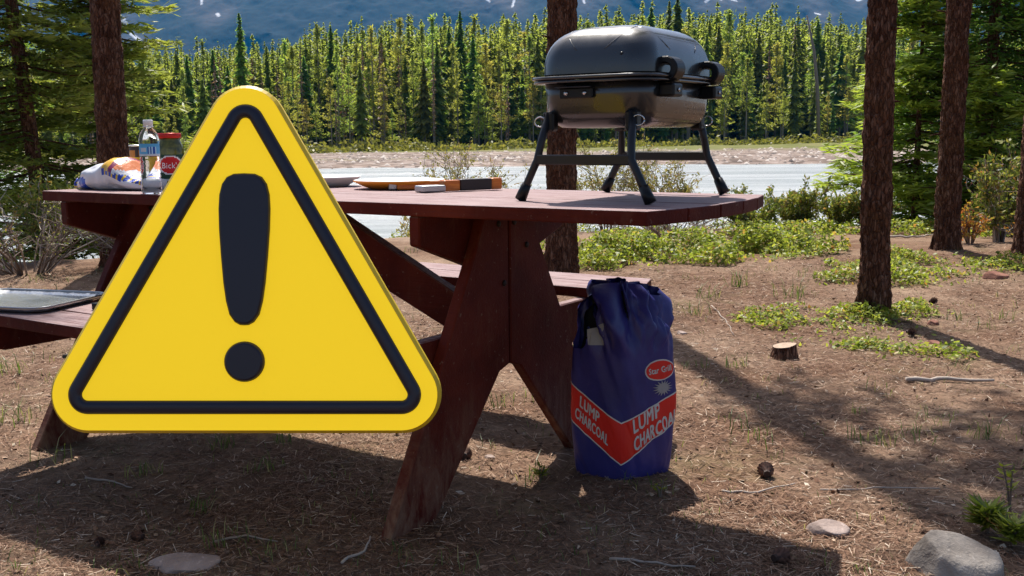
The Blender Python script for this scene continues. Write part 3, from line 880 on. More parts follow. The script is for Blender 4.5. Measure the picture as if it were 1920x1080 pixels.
def blades(spots, seed, name, label, mat='grass', kind='stuff'):
    rg = np.random.default_rng(seed)
    V = []; F = []; rn = []; c = 0
    for (x, y, nb, h, r) in spots:
        for i in range(nb):
            a = rg.random() * 6.283; q = 1.7 * r * rg.random() ** 0.7
            bx, by = x + q * math.cos(a), y + q * math.sin(a)
            hh = h * rg.uniform(0.5, 1.1); b = rg.random() * 6.283
            d = np.array([math.cos(b), math.sin(b), 0]); w = np.array([-d[1], d[0], 0]) * (0.0006 + h * 0.014)
            o = np.array([bx, by, gz(bx, by) - 0.004]); ln = rg.uniform(0.2, 1.3) * hh
            m_ = o + d * ln * 0.35 + np.array([0, 0, hh * 0.62]); tip = o + d * ln + np.array([0, 0, hh * 0.92])
            V += [o - w, o + w, m_ + w * 0.8, m_ - w * 0.8, tip]
            F += [(c, c + 1, c + 2, c + 3), (c + 3, c + 2, c + 4)]
            rr = rg.random(); rn += [rr, rr]; c += 5
    return tag(mobj(name, V, F, M[mat], rnd=rn), label, 'grass', kind=kind)
def gpt(px, py):
    """ground point seen at a picture position: used only to read places off the photograph"""
    d = F0 * FPX + CR * (px - 960) - CU * (py - 540)
    k = -CAM_H / d.z
    return d.x * k, d.y * k
spots = []
for (px, py, nb, h, r) in [(415, 840, 26, 0.07, 0.03), (545, 832, 24, 0.07, 0.03), (270, 890, 26, 0.06, 0.035), (495, 885, 30, 0.06, 0.045), (375, 955, 24, 0.06, 0.03),
                           (410, 1020, 24, 0.06, 0.05), (520, 1030, 26, 0.05, 0.06), (1000, 905, 16, 0.07, 0.03), (930, 770, 14, 0.08, 0.03), (1200, 915, 12, 0.06, 0.03), (1235, 930, 16, 0.05, 0.03),
                           (1380, 690, 26, 0.07, 0.03), (1640, 830, 26, 0.07, 0.05), (1750, 790, 26, 0.05, 0.05), (1610, 775, 16, 0.05, 0.03), (1850, 815, 24, 0.07, 0.04), (1800, 600, 22, 0.07, 0.05),
                           (1310, 590, 20, 0.10, 0.05), (1480, 560, 22, 0.14, 0.06), (1380, 540, 24, 0.14, 0.05), (1330, 560, 18, 0.12, 0.05), (1885, 600, 16, 0.08, 0.05), (1300, 690, 16, 0.06, 0.04),
                           (10, 790, 30, 0.09, 0.06), (15, 700, 26, 0.10, 0.06), (30, 1070, 16, 0.05, 0.05), (250, 1070, 20, 0.05, 0.06), (860, 1060, 14, 0.05, 0.04), (1140, 1010, 14, 0.04, 0.04), (760, 1040, 12, 0.05, 0.04), (1560, 1060, 14, 0.05, 0.05), (1900, 880, 14, 0.06, 0.04)]:
    x, y = gpt(px, py); spots.append((x, y, nb, h, r))
for i in range(70):
    y = R_.uniform(3.2, 9.5); x = R_.uniform(-0.5, 0.52) * y
    spots.append((x, y, R_.randrange(5, 14), R_.uniform(0.04, 0.09), 0.05))
for i in range(620):
    y = 2.2 + 7.0 * R_.random() ** 1.3; x = R_.uniform(-0.5, 0.52) * y
    spots.append((x, y, R_.randrange(2, 6), R_.uniform(0.02, 0.05), 0.03))
blades(spots, 41, 'grass_tufts', 'thin green grass tufts scattered over the needle litter')

# ------------------------------------------------------------------ picnic table
TH = 0.5866
TC = (-0.4393, 3.2835)
def TW(u, v, z=0.0):
    return (TC[0] + u * math.cos(TH) + v * math.sin(TH), TC[1] - u * math.sin(TH) + v * math.cos(TH), z)
table = empty('picnic_table', (TC[0], TC[1], 0), -TH, 'dark red wooden picnic table with attached plank benches', 'picnic table')
PT = M['paint']
TOPZ, TT = 0.847, 0.034
W2 = 0.374
pw = 2 * W2 / 5
def uend(v): return 1.195 - 0.42 * (v + 0.0) ** 2
for i in range(5):
    a = -W2 + i * pw + 0.0025; b = -W2 + (i + 1) * pw - 0.0025
    dz = R_.uniform(-0.0015, 0.0015)
    ub = 2 * 1.166
    prism('tabletop_plank', [(-1.166 + R_.uniform(-0.004, 0.004), a, TOPZ - TT + dz), (uend(a), a, TOPZ - TT + dz), (uend(b), b, TOPZ - TT + dz), (-1.166, b, TOPZ - TT + dz)], (0, 0, TT), PT, table, 0.0035, 2)
BZ = 0.516
for sgn in (-1, 1):
    for k, (a, b) in enumerate([(0.508, 0.658), (0.666, 0.812)]):
        v0, v1 = sorted((sgn * a, sgn * b))
        e0 = 0.60 if k == 0 else 0.625
        cl = 0.0 if k == 0 else 0.05
        outer1 = (e0 - cl) if sgn > 0 else e0
        outer0 = (e0 - cl) if sgn < 0 else e0
        prism('bench_plank', [(-1.17, v0, BZ - TT), (outer0, v0, BZ - TT), (outer1, v1, BZ - TT), (-1.17, v1, BZ - TT)], (0, 0, TT), PT, table, 0.0035, 2)
for (uf, sg) in ((0.52, 1), (-1.0, -1)):
    th = 0.036
    u0 = uf - th if sg > 0 else uf - th
    for s in (-1, 1):
        # tapered leg; the pair meets along the middle
        pts = [(u0, s * 0.004, TOPZ - TT - 0.002), (u0, s * 0.115, TOPZ - TT - 0.002), (u0, s * 0.165, 0.705), (u0, s * 0.578, -0.03), (u0, s * 0.395, -0.03), (u0, s * 0.055, 0.345), (u0, s * 0.004, 0.36)]
        prism('leg', pts, (th, 0, 0), PT, table, 0.004)
    # cleat under the top, bench beam: on the inner faces of the legs
    uc = u0 - 0.036
    prism('top_cleat', [(uc, -0.365, TOPZ - TT - 0.001), (uc, 0.365, TOPZ - TT - 0.001), (uc, 0.365, 0.735), (uc, 0.13, 0.655), (uc, -0.13, 0.655), (uc, -0.365, 0.735)], (0.035, 0, 0), PT, table, 0.004)
    prism('bench_beam', [(uc, -0.79, BZ - TT - 0.001), (uc, 0.79, BZ - TT - 0.001), (uc, 0.79, 0.41), (uc, 0.62, 0.345), (uc, -0.62, 0.345), (uc, -0.79, 0.41)], (0.035, 0, 0), PT, table, 0.004)
    for (v, z) in ((-0.055, 0.772), (0.025, 0.772), (0.09, 0.70), (-0.03, 0.60)):
        lathe('bolt', [(0.0, 0), (0.009, 0.0), (0.009, 0.003), (0.006, 0.005), (0.0, 0.005)], M['bolt'], table, 10).matrix_local = Matrix.Translation((uf, v, z)) @ Matrix.Rotation(math.pi / 2, 4, 'Y')
prism('brace', [(-0.42, -0.02, TOPZ - TT - 0.002), (-0.19, -0.02, TOPZ - TT - 0.002), (0.445, -0.02, 0.505), (0.445, -0.02, 0.385), (-0.02, -0.02, 0.585)], (0, 0.04, 0), PT, table, 0.004)
prism('brace', [(-0.45, -0.02, TOPZ - TT - 0.002), (-0.60, -0.02, TOPZ - TT - 0.002), (-0.99, -0.02, 0.60), (-0.99, -0.02, 0.44), (-0.66, -0.02, 0.66)], (0, 0.04, 0), PT, table, 0.004)

# ------------------------------------------------------------------ portable grill on the table
M['enamel'] = principled('black_enamel', (0.012, 0.012, 0.013), 0.4, 0.0, 0.8, coat=0.55, build=lambda t, p: t.l.new(t.ramp(t.noise(9, 5, 0.6, t.coord('Object')), [(0.3, (0.22, 0.22, 0.22)), (0.7, (0.40, 0.40, 0.40))]), p.inputs['Roughness']))
M['blackplastic'] = principled('black_plastic', (0.007, 0.007, 0.008), 0.35, 0, 0.3)
M['legsteel'] = principled('dark_tube_steel', (0.016, 0.016, 0.019), 0.35, 0.2, 0.5)
M['steel'] = principled('bright_steel', (0.6, 0.6, 0.6), 0.25, 1.0)
GU, GV = 0.858, 0.083
grill = empty('portable_grill', TW(GU, GV, TOPZ), -TH, 'black portable charcoal grill standing on the table end', 'grill')
def rrect(hu, hv, rad, n=10):
    rad = min(rad, hu * 0.98, hv * 0.98)
    pts = []
    for (sx, sy, a0) in ((1, 1, 0), (-1, 1, 90), (-1, -1, 180), (1, -1, 270)):
        for k in range(n + 1):
            a = math.radians(a0 + 90 * k / n)
            pts.append((sx * (hu - rad) + rad * math.cos(a), sy * (hv - rad) + rad * math.sin(a)))
    return pts
def loft(name, secs, mat, parent, cap0=True, cap1=True, n=10, crease=None):
    V = []; F = []
    for (hu, hv, rad, z) in secs:
        for (x, y) in rrect(hu, hv, rad, n):
            V.append((x, y, z))
    m = 4 * (n + 1)
    for i in range(len(secs) - 1):
        for k in range(m):
            F.append((i * m + k, i * m + (k + 1) % m, (i + 1) * m + (k + 1) % m, (i + 1) * m + k))
    if cap0: F.append(tuple(range(m))[::-1])
    if cap1: F.append(tuple((len(secs) - 1) * m + k for k in range(m)))
    return mobj(name, V, F, mat, parent, True)
RZ = 0.310   # rim height above the table top
bowl = loft('bowl', [(0.10, 0.155, 0.05, 0.188), (0.125, 0.182, 0.055, 0.190), (0.143, 0.200, 0.06, 0.202), (0.155, 0.212, 0.065, 0.228), (0.158, 0.216, 0.065, 0.27), (0.160, 0.218, 0.065, RZ - 0.006)], M['enamel'], grill)
loft('bowl_rim', [(0.160, 0.218, 0.065, RZ - 0.008), (0.184, 0.242, 0.08, RZ - 0.008), (0.186, 0.244, 0.08, RZ - 0.005), (0.184, 0.242, 0.08, RZ - 0.001), (0.160, 0.218, 0.065, RZ - 0.001)], M['enamel'], grill, False, False)
lid_secs = []
for zt in (0.05, 0.15, 0.27, 0.39, 0.50, 0.60, 0.69, 0.77, 0.84, 0.90, 0.945, 0.975, 0.993, 1.0):
    f = max(0.0, 1 - zt ** 2.7) ** (1 / 2.4)
    f = 0.30 + 0.70 * f if zt < 1 else 0.06
    lid_secs.append((0.163 * f, 0.221 * (f * 0.93 + 0.07), 0.068 * (0.35 + 0.65 * f), RZ + 0.008 + 0.132 * zt))
lid = loft('lid', lid_secs, M['enamel'], grill, False, True)
loft('lid_rim', [(0.160, 0.218, 0.065, RZ + 0.001), (0.186, 0.244, 0.08, RZ + 0.001), (0.189, 0.247, 0.08, RZ + 0.004), (0.187, 0.245, 0.08, RZ + 0.009), (0.160, 0.218, 0.065, RZ + 0.011)], M['enamel'], grill, False, False)
# pressed creases on the lid, running down from the corners of its flat top
_lz = [q[3] for q in lid_secs]
for su in (-1, 1):
    for sv in (-1, 1):
        for side in (0, 1):
            pts = []
            for k in range(8):
                t_ = k / 7; z_ = RZ + 0.131 - 0.058 * t_ ** 1.1
                hu, hv, rd = (float(np.interp(z_, _lz, [q[j] for q in lid_secs])) for j in range(3))
                if side == 0: pts.append((su * (hu - rd * (0.3 + 0.7 * t_) - 0.05 * t_), sv * (hv - rd * 0.3 * (1 - t_) ** 2), z_))
                else: pts.append((su * (hu - rd * 0.3 * (1 - t_) ** 2), sv * (hv - rd * (0.3 + 0.7 * t_) - 0.07 * t_), z_))
            tube('crease', pts, [0.002, 0.0034, 0.0038, 0.0038, 0.0036, 0.003, 0.0022, 0.001], M['enamel'], lid, 6)
lathe('vent_knob', [(0.022, 0), (0.022, 0.006), (0.012, 0.012), (0.0, 0.013)], M['blackplastic'], lid, 16, (-0.02, 0.06, RZ + 0.139))
lathe('stud', [(0.006, -0.004), (0.006, 0.004), (0.0, 0.006)], M['blackplastic'], lid, 10).matrix_local = Matrix.Translation((0.09, -0.212, RZ + 0.058)) @ Matrix.Rotation(math.pi / 2, 4, 'X')
# two latch handles on the long right side
for hv in (-0.118, 0.142):
    h = empty('latch_handle'); h.parent = grill
    arc = []
    for k in range(11):
        a = math.radians(150 - 24 * k)
        arc.append((0.172 + 0.036 * math.cos(a), RZ + 0.022 + 0.032 * math.sin(a)))
    out = [(x, z) for (x, z) in arc]
    inn = [(0.172 + (x - 0.172) * 0.45, RZ + 0.022 + (z - RZ - 0.022) * 0.45) for (x, z) in arc]
    prism('grip', [(x, hv - 0.026, z) for (x, z) in out + inn[::-1]], (0, 0.052, 0), M['blackplastic'], h, 0.003)
    box('lower_clamp', (0.178, hv, RZ - 0.030), (0.044, 0.056, 0.034), M['blackplastic'], h, 0.006, 2)
    lathe('screw', [(0.005, 0), (0.005, 0.003), (0.0, 0.004)], M['steel'], h, 10).matrix_local = Matrix.Translation((0.20, hv, RZ - 0.03)) @ Matrix.Rotation(math.pi / 2, 4, 'Y')
# damper plate on the short front side
pl = box('damper_plate', (-0.035, -0.2225, RZ - 0.034), (0.098, 0.010, 0.026), M['blackplastic'], grill, 0.003)
box('plate_lip', (-0.035, -0.232, RZ - 0.0195), (0.104, 0.022, 0.003), M['legsteel'], pl, 0.001)
for du in (-0.062, -0.008):
    lathe('screw', [(0.006, 0), (0.006, 0.003), (0.0, 0.005)], M['steel'], pl, 12).matrix_local = Matrix.Translation((du, -0.2276, RZ - 0.034)) @ Matrix.Rotation(math.pi / 2, 4, 'X')
for sv, vy in ((-1, -0.250), (1, 0.218)):
    for su in (-1, 1):
        top = (su * 0.122, vy * 0.86, 0.225); bend = (su * 0.136, vy, 0.108); foot = (su * 0.190, vy, 0.004)
        lg = tube('leg', [top, (su * 0.131, vy * 0.96, 0.15), bend, tuple(0.5 * (b + f) for b, f in zip(bend, foot)), foot], 0.0105, M['legsteel'], grill, 10)
        d = Vector(foot) - Vector(bend); d.normalize()
        c0 = Vector(foot) - d * 0.045
        tube('rubber_foot', [tuple(c0), tuple(Vector(foot) - d * 0.02), tuple(Vector(foot))], [0.0125, 0.0145, 0.0155], M['blackplastic'], lg, 10)
        box('bracket', (su * 0.120, vy * 0.84, 0.205), (0.034, 0.03, 0.05), M['blackplastic'], lg, 0.005)
        ring = []
        for k in range(13):
            a = 2 * math.pi * k / 12
            ring.append((su * 0.142 + 0.017 * math.cos(a), vy * 0.9, 0.205 + 0.013 * math.sin(a)))
        tube('wing_ring', ring, 0.0018, M['steel'], lg, 6)
    box('crossbar', (0, vy, 0.108), (0.27, 0.018, 0.026), M['legsteel'], grill, 0.003)

# ------------------------------------------------------------------ charcoal bag
M['bagpaper'] = principled('navy_paper', (0.03, 0.03, 0.15), 0.42, 0, 0.5, build=lambda t, p: (t.l.new(t.ramp(t.noise(5, 5, 0.6, t.coord('Object')), [(0.3, (0.022, 0.021, 0.125)), (0.7, (0.042, 0.036, 0.20))]), p.inputs['Base Color']), t.l.new(t.bump(t.noise(24, 4, 0.6, t.coord('Object')), 0.25, 0.008), p.inputs['Normal'])))
M['bagin'] = principled('charcoal_inside', (0.008, 0.008, 0.009), 0.9)
M['baggrey'] = principled('grey_kraft_lining', (0.34, 0.33, 0.32), 0.8)
M['print_red'] = principled('red_print', (0.74, 0.022, 0.012), 0.42, 0, 0.5)
M['print_white'] = principled('pale_print', (0.62, 0.60, 0.56), 0.5)
bagL, bagN, bagR = np.array([0.168, 3.072]), np.array([0.316, 2.975]), np.array([0.492, 3.068])
bagB = bagL + bagR - bagN + np.array([0.0, 0.03])
bagC = (bagL + bagR) / 2
def _rounded(poly, rad, nc=8):
    out = []
    m = len(poly)
    for i in range(m):
        p = poly[i]; a = poly[i - 1]; b = poly[(i + 1) % m]
        da = (a - p) / np.linalg.norm(a - p); db = (b - p) / np.linalg.norm(b - p)
        p0 = p + da * rad; p1 = p + db * rad
        for k in range(nc + 1):
            t = k / nc
            out.append((1 - t) ** 2 * p0 + 2 * t * (1 - t) * p + t * t * p1)
    return np.array(out)
_poly = _rounded([bagN - bagC, bagR - bagC, bagB - bagC, bagL - bagC], 0.045)
_seg = np.linalg.norm(np.roll(_poly, -1, 0) - _poly, axis=1)
_cum = np.concatenate([[0], np.cumsum(_seg)])
PER = _cum[-1]
_pp = np.vstack([_poly, _poly[:1]])
_a0 = _cum[4]                                    # arc position of the near edge
def bag_pt(a, z):
    """a: distance along the bag wall from its near edge (right positive), z: height"""
    a = np.asarray(a, float); z = np.asarray(z, float)
    s = (a + _a0) % PER
    x = np.interp(s, _cum, _pp[:, 0]); y = np.interp(s, _cum, _pp[:, 1])
    bulge = 1 + 0.07 * np.sin(np.clip(z / 0.45, 0, 1) * np.pi) + 0.02
    # upper part rounds over and closes towards the line L-R
    q = np.clip((z - 0.38) / 0.215, 0, 1)
    e = (bagR - bagL) / np.linalg.norm(bagR - bagL); nrm = np.array([-e[1], e[0]])
    al = x * e[0] + y * e[1]; ac = x * nrm[0] + y * nrm[1]
    ac = ac * bulge * np.sqrt(np.clip(1 - 0.96 * q ** 2.2, 0.01, 1)) + 0.035 * q ** 2
    al = al * bulge * (1 - np.where(al > 0, 0.52, 0.30) * q ** 2.6)
    ths = s / PER * 2 * np.pi
    cr = (0.0050 + 0.050 * sstep(0.36, 0.5, z)) * fbm(np.cos(ths) * 3.1 + 5, np.sin(ths) * 3.1 + z * 9, 3) * 1.6
    cr = cr + 0.034 * sstep(0.34, 0.48, z) * (np.abs(fbm(np.cos(ths) * 4 + z * 9, np.sin(ths) * 4 - z * 5, 2)) - 0.15)
    rad = np.hypot(al, ac) + 1e-9
    al = al * (1 + cr / rad * 1.0); ac = ac * (1 + cr / rad * 1.0)
    foot = 1 - 0.05 * np.exp(-z / 0.02)
    X = (al * e[0] + ac * nrm[0]) * foot; Y = (al * e[1] + ac * nrm[1]) * foot
    return np.stack([X, Y, z + 0 * X], -1)
bag = empty('charcoal_bag', (bagC[0], bagC[1], gz(*bagC)), 0, 'navy blue and red paper bag of lump charcoal against the table leg', 'charcoal bag')
na, nz = 144, 84
aa = np.linspace(0, PER, na, endpoint=False) - PER * 0.5
def rimz(a):
    # opening is torn low on the left face, folded high elsewhere
    a = ((np.asarray(a) + PER * 0.5) % PER) - PER * 0.5
    lo = np.exp(-(np.abs(a + 0.140) / 0.072) ** 4)
    s_ = (a + _a0) % PER
    e_ = (bagR - bagL) / np.linalg.norm(bagR - bagL)
    al0 = np.interp(s_, _cum, _pp[:, 0]) * e_[0] + np.interp(s_, _cum, _pp[:, 1]) * e_[1]
    t_ = al0 / 0.16
    return 0.585 - 0.185 * lo - np.where(t_ > 0, 0.055, 0.015) * t_ ** 2 + 0.012 * vnoise(t_ * 4 + 3, 0.4)
V = []
for j in range(nz):
    V.append(bag_pt(aa, rimz(aa) * (j / (nz - 1)) ** 0.95))
V = np.stack(V)
id_ = np.arange(na * nz).reshape(nz, na); nxt = np.roll(id_, -1, 1)
F = np.stack([id_[:-1], nxt[:-1], nxt[1:], id_[1:]], -1).reshape(-1, 4)
mobj('paper_wall', V.reshape(-1, 3), F, M['bagpaper'], bag, True)
# inner lining a little inside the wall, and the charcoal level
Vi = V.copy(); Vi[..., :2] *= 0.86; Vi[..., 2] -= 0.022
lo_j = 46
idi = np.arange(na * (nz - lo_j)).reshape(nz - lo_j, na); nxi = np.roll(idi, -1, 1)
mobj('inner_lining', Vi[lo_j:].reshape(-1, 3), np.stack([idi[:-1], idi[1:], nxi[1:], nxi[:-1]], -1).reshape(-1, 4), M['bagin'], bag, True)
cap = V[46].copy(); cap[:, :2] *= 0.96
mobj('charcoal_fill', np.vstack([cap, cap.mean(0)[None]]), [(i, (i + 1) % na, na) for i in range(na)], M['bagin'], bag)
flap = []
for k in range(7):
    a_ = -0.098 + 0.0075 * k
    for q in (0.0, 1.0):
        flap.append(bag_pt(np.array(a_), np.array(0.405 + 0.045 * q + 0.022 * q * k / 6)) * np.array([1.0, 1.0, 1]) + np.array([0.004, -0.006, 0]))
mobj('torn_flap', np.array(flap), [(2 * k, 2 * k + 2, 2 * k + 3, 2 * k + 1) for k in range(6)], M['baggrey'], bag)

def text_flat(txt, size, bold=0.0, sx=1.0, align='CENTER'):
    cu = bpy.data.curves.new('txt', 'FONT'); cu.body = txt; cu.size = size; cu.align_x = align; cu.align_y = 'CENTER'
    cu.resolution_u = 3; cu.space_character = 1.08
    ob = bpy.data.objects.new('txt', cu); C.objects.link(ob)
    dg = bpy.context.evaluated_depsgraph_get()
    me = bpy.data.meshes.new_from_object(ob.evaluated_get(dg))
    bm = bmesh.new(); bm.from_mesh(me)
    bpy.data.objects.remove(ob); bpy.data.curves.remove(cu); bpy.data.meshes.remove(me)
    bmesh.ops.remove_doubles(bm, verts=list(bm.verts), dist=size * 0.0005)
    for v in bm.verts: v.co.x *= sx
    if bold > 0:                                     # heavier strokes: shifted layers, each a hair higher
        base = list(bm.faces)
        for i, (dx, dy) in enumerate(((bold, 0), (-bold, 0), (0, bold), (0, -bold))):
            d_ = bmesh.ops.duplicate(bm, geom=base)
            for v in [g for g in d_['geom'] if isinstance(g, bmesh.types.BMVert)]:
                v.co.x += dx; v.co.y += dy; v.co.z = 0.00012 * (i + 1)
    return bm
def densify(bm, maxlen):
    bmesh.ops.triangulate(bm, faces=list(bm.faces))
    for _ in range(4):
        ed = [e for e in bm.edges if e.calc_length() > maxlen]
        if not ed: break
        bmesh.ops.subdivide_edges(bm, edges=ed, cuts=1)
        bmesh.ops.triangulate(bm, faces=[f for f in bm.faces if len(f.verts) > 3])
def bag_print(name, bm, mat, off, xf=lambda x, y: (x, y), parent=None):
    densify(bm, 0.012)
    V = np.array([v.co[:] for v in bm.verts])
    a, z = xf(V[:, 0], V[:, 1])
    P = bag_pt(a, z); e = 1e-3
    ta = bag_pt(a + e, z) - bag_pt(a - e, z); tz = bag_pt(a, z + e) - bag_pt(a, z - e)
    nrm = unit(np.cross(ta, tz))
    P = P + nrm * (off + V[:, 2:3])
    for v, p in zip(bm.verts, P): v.co = p
    me = bpy.data.meshes.new(name); bm.to_mesh(me); bm.free(); me.materials.append(mat)
    return link(name, me, parent or bag)
def poly_bm(pts):
    bm = bmesh.new(); vs_ = [bm.verts.new((x, y, 0)) for x, y in pts]
    c_ = bm.verts.new((sum(p[0] for p in pts) / len(pts), sum(p[1] for p in pts) / len(pts), 0))
    for i in range(len(vs_)): bm.faces.new((vs_[i], vs_[(i + 1) % len(vs_)], c_))
    return bm
def strip_bm(lo, hi, n=14):
    bm = bmesh.new()
    L = [bm.verts.new((x, y, 0)) for x, y in lo]; H = [bm.verts.new((x, y, 0)) for x, y in hi]
    for i in range(len(L) - 1):
        bm.faces.new((L[i], L[i + 1], H[i + 1], H[i]))
    return bm
AR, AL = 0.205, -0.165
def up_z(a): return 0.178 + (0.085 / AR * a if a >= 0 else 0.112 / AL * a)
def lo_z(a): return 0.052 + (0.128 / AR * a if a >= 0 else 0.128 / AL * a)
ga = list(np.linspace(AL, 0, 12)) + list(np.linspace(0, AR, 14))[1:]
band = bag_print('chevron_band', strip_bm([(a, lo_z(a)) for a in ga], [(a, up_z(a)) for a in ga]), M['print_red'], 0.0012)
for f in (up_z, lo_z):
    bag_print('band_border', strip_bm([(a, f(a) - 0.0022) for a in ga], [(a, f(a) + 0.0022) for a in ga]), M['print_white'], 0.0018, parent=band)
def placed(cx, cz, ang, sheary=0.0):
    ca, sa = math.cos(ang), math.sin(ang)
    return lambda x, y: (cx + x * 1.0 - y * 0.10, cz + x * math.tan(ang) + y)
bag_print('lettering', text_flat('LUMP', 0.060, 0.0013, 0.56), M['print_white'], 0.0022, placed(0.076, 0.183, 0.46))
bag_print('lettering', text_flat('CHARCOAL', 0.058, 0.0012, 0.43), M['print_white'], 0.0022, placed(0.108, 0.143, 0.48))
bag_print('lettering', text_flat('LUMP', 0.046, 0.0009, 0.50), M['print_white'], 0.0022, lambda x, y: (-0.092 + x + y * 0.1, 0.208 - x * 0.74 + y))
bag_print('lettering', text_flat('CHARCOAL', 0.044, 0.0008, 0.40), M['print_white'], 0.0022, lambda x, y: (-0.086 + x + y * 0.1, 0.158 - x * 0.74 + y))
el = [(0.122 + 0.047 * math.cos(t), 0.325 + 0.028 * math.sin(t)) for t in np.linspace(0, 2 * math.pi, 28, endpoint=False)]
el2 = [(0.122 + 0.051 * math.cos(t), 0.325 + 0.032 * math.sin(t)) for t in np.linspace(0, 2 * math.pi, 28, endpoint=False)]
ov = bag_print('oval_badge', poly_bm(el), M['print_red'], 0.0022)
bag_print('badge_border', poly_bm(el2), M['print_white'], 0.0012, parent=ov)
bag_print('lettering', text_flat('Star Grill', 0.025, 0.0006, 0.74), M['print_white'], 0.0032, placed(0.122, 0.325, 0.08), parent=ov)
st = []
for k in range(32):
    a = 2 * math.pi * k / 32; r = 1.0 if k % 2 else 0.55
    st.append((0.130 + 0.034 * r * math.cos(a), 0.270 + 0.025 * r * math.sin(a)))
bag_print('starburst', poly_bm(st), M['baggrey'], 0.0030)

# ------------------------------------------------------------------ warning sign, bracketed to the front edge of the near bench
M['signyellow'] = principled('yellow_panel_added_glow', (0.86, 0.58, 0.015), 0.55, 0, 0.35, emit=(0.86, 0.575, 0.014, 0.47))  # emission added so the shaded yellow face reads bright; no lamp inside
M['signedge'] = principled('yellow_rim', (0.62, 0.43, 0.015), 0.5)
M['signblack'] = principled('black_gloss_relief', (0.017, 0.016, 0.03), 0.32, 0, 0.5)
SD = 2.17
sg_s = SD / FPX
sign = empty('warning_sign', (0, 0, 0), 0, 'large yellow warning triangle with black border and exclamation mark in front of the table', 'sign')
org = Vector((0, 0, CAM_H)) + F0 * SD + CR * ((460 - 960) * sg_s) - CU * ((540 - 540) * sg_s)
sign.matrix_world = Matrix(((CR.x, -F0.x, CU.x, org.x), (CR.y, -F0.y, CU.y, org.y), (CR.z, -F0.z, CU.z, org.z), (0, 0, 0, 1)))   # local x right, y towards viewer, z up
cen = [(460, 232), (165, 740), (753, 740)]
def rtri(rho, n=14):
    pts = []
    # top, then right, then left: clockwise in picture, counter-clockwise handled by recalc
    k3 = [(460, 232, 150, 30), (753, 740, 30, -90), (165, 740, 270, 150)]
    for (cx, cy_, a0, a1) in k3:
        for k in range(n + 1):
            a = math.radians(a0 + (a1 - a0) * k / n)
            pts.append(((cx + rho * math.cos(a) - 460) * sg_s, -(cy_ - rho * math.sin(a) - 540) * sg_s))
    return pts
def stack(name, rings, mat, parent, cap_back=True, cap_front=True, smooth=False):
    """rings: list of (pts, y) from back to front"""
    V = []; F = []
    m = len(rings[0][0])
    for pts, y in rings:
        V += [(x, y, z) for x, z in pts]
    for i in range(len(rings) - 1):
        for k in range(m):
            F.append((i * m + k, i * m + (k + 1) % m, (i + 1) * m + (k + 1) % m, (i + 1) * m + k))
    if cap_back: F.append(tuple(range(m))[::-1])
    if cap_front: F.append(tuple((len(rings) - 1) * m + k for k in range(m)))
    bm = bmesh.new()
    vs_ = [bm.verts.new(v) for v in V]
    for f in F: bm.faces.new([vs_[i] for i in f])
    return bm_obj(name, bm, mat, parent, smooth)
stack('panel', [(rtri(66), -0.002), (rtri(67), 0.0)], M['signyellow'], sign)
stack('rim', [(rtri(70), -0.034), (rtri(73.5), -0.031), (rtri(73.5), -0.010), (rtri(67.2), -0.0015)], M['signedge'], sign, True, False)
# raised black band, a ring with rounded shoulders
Vb = []; prof = [(37.5, -0.004), (36, 0.004), (31.5, 0.0085), (26, 0.0095), (20, 0.0095), (15, 0.0085), (11.5, 0.004), (10.5, -0.004)]
ringp = [(rtri(r_), y) for r_, y in prof]
stack('black_band', ringp, M['signblack'], sign, False, False, True)
def bar_ring(sh):
    half = [(0, 325), (20, 326), (33, 332), (42, 345), (47, 365), (48.5, 392), (47.5, 430), (44, 480), (39.5, 530), (34.5, 565), (28, 590), (18, 604), (8, 609.5), (0, 610)]
    pts = [(459 + w, y) for w, y in half] + [(459 - w, y) for w, y in half[-2:0:-1]]
    cx, cy_ = 459, 460
    return [((x + (cx - x) * sh * 0.021 * 1.0 / 1 * (1 if True else 0) - 460) * sg_s, -(y + (cy_ - y) * sh * 0.008 - 540) * sg_s) for x, y in pts]
stack('exclamation_bar', [(bar_ring(0), -0.004), (bar_ring(0), 0.004), (bar_ring(2), 0.009), (bar_ring(5), 0.0115)], M['signblack'], sign, False, True)
def dot_ring(r): return [((459 + r * math.cos(t) - 460) * sg_s, -(678 - r * math.sin(t) - 540) * sg_s) for t in np.linspace(0, 2 * math.pi, 40, endpoint=False)]
stack('exclamation_dot', [(dot_ring(38), -0.004), (dot_ring(38), 0.004), (dot_ring(35.5), 0.009), (dot_ring(32), 0.0115)], M['signblack'], sign, False, True)
# two steel arms from the back of the sign to the front edge of the near bench
inv = sign.matrix_world.inverted()
for u in (0.42, -0.05):
    q = Vector(TW(u, -0.815, BZ - TT / 2))
    q = inv @ q
    arm = box('bracket_arm', (q.x, (q.y - 0.034) / 2, q.z), (0.03, abs(q.y + 0.034), 0.008), M['legsteel'], sign, 0.001)

# ------------------------------------------------------------------ things on the table and bench
def colmat(name, rough=0.4, spec=0.5, bump=0.0):
    def f(t, p):
        t.l.new(t.attr('col', 'Color'), p.inputs['Base Color'])
        if bump: t.l.new(t.bump(t.noise(45, 3, 0.6, t.coord('Object')), bump, 0.01), p.inputs['Normal'])
    return principled(name, rough=rough, spec=spec, build=f)
M['printed'] = colmat('printed_film', 0.3, 0.5, 0.3)
M['printed_paper'] = colmat('printed_paper', 0.55, 0.4)
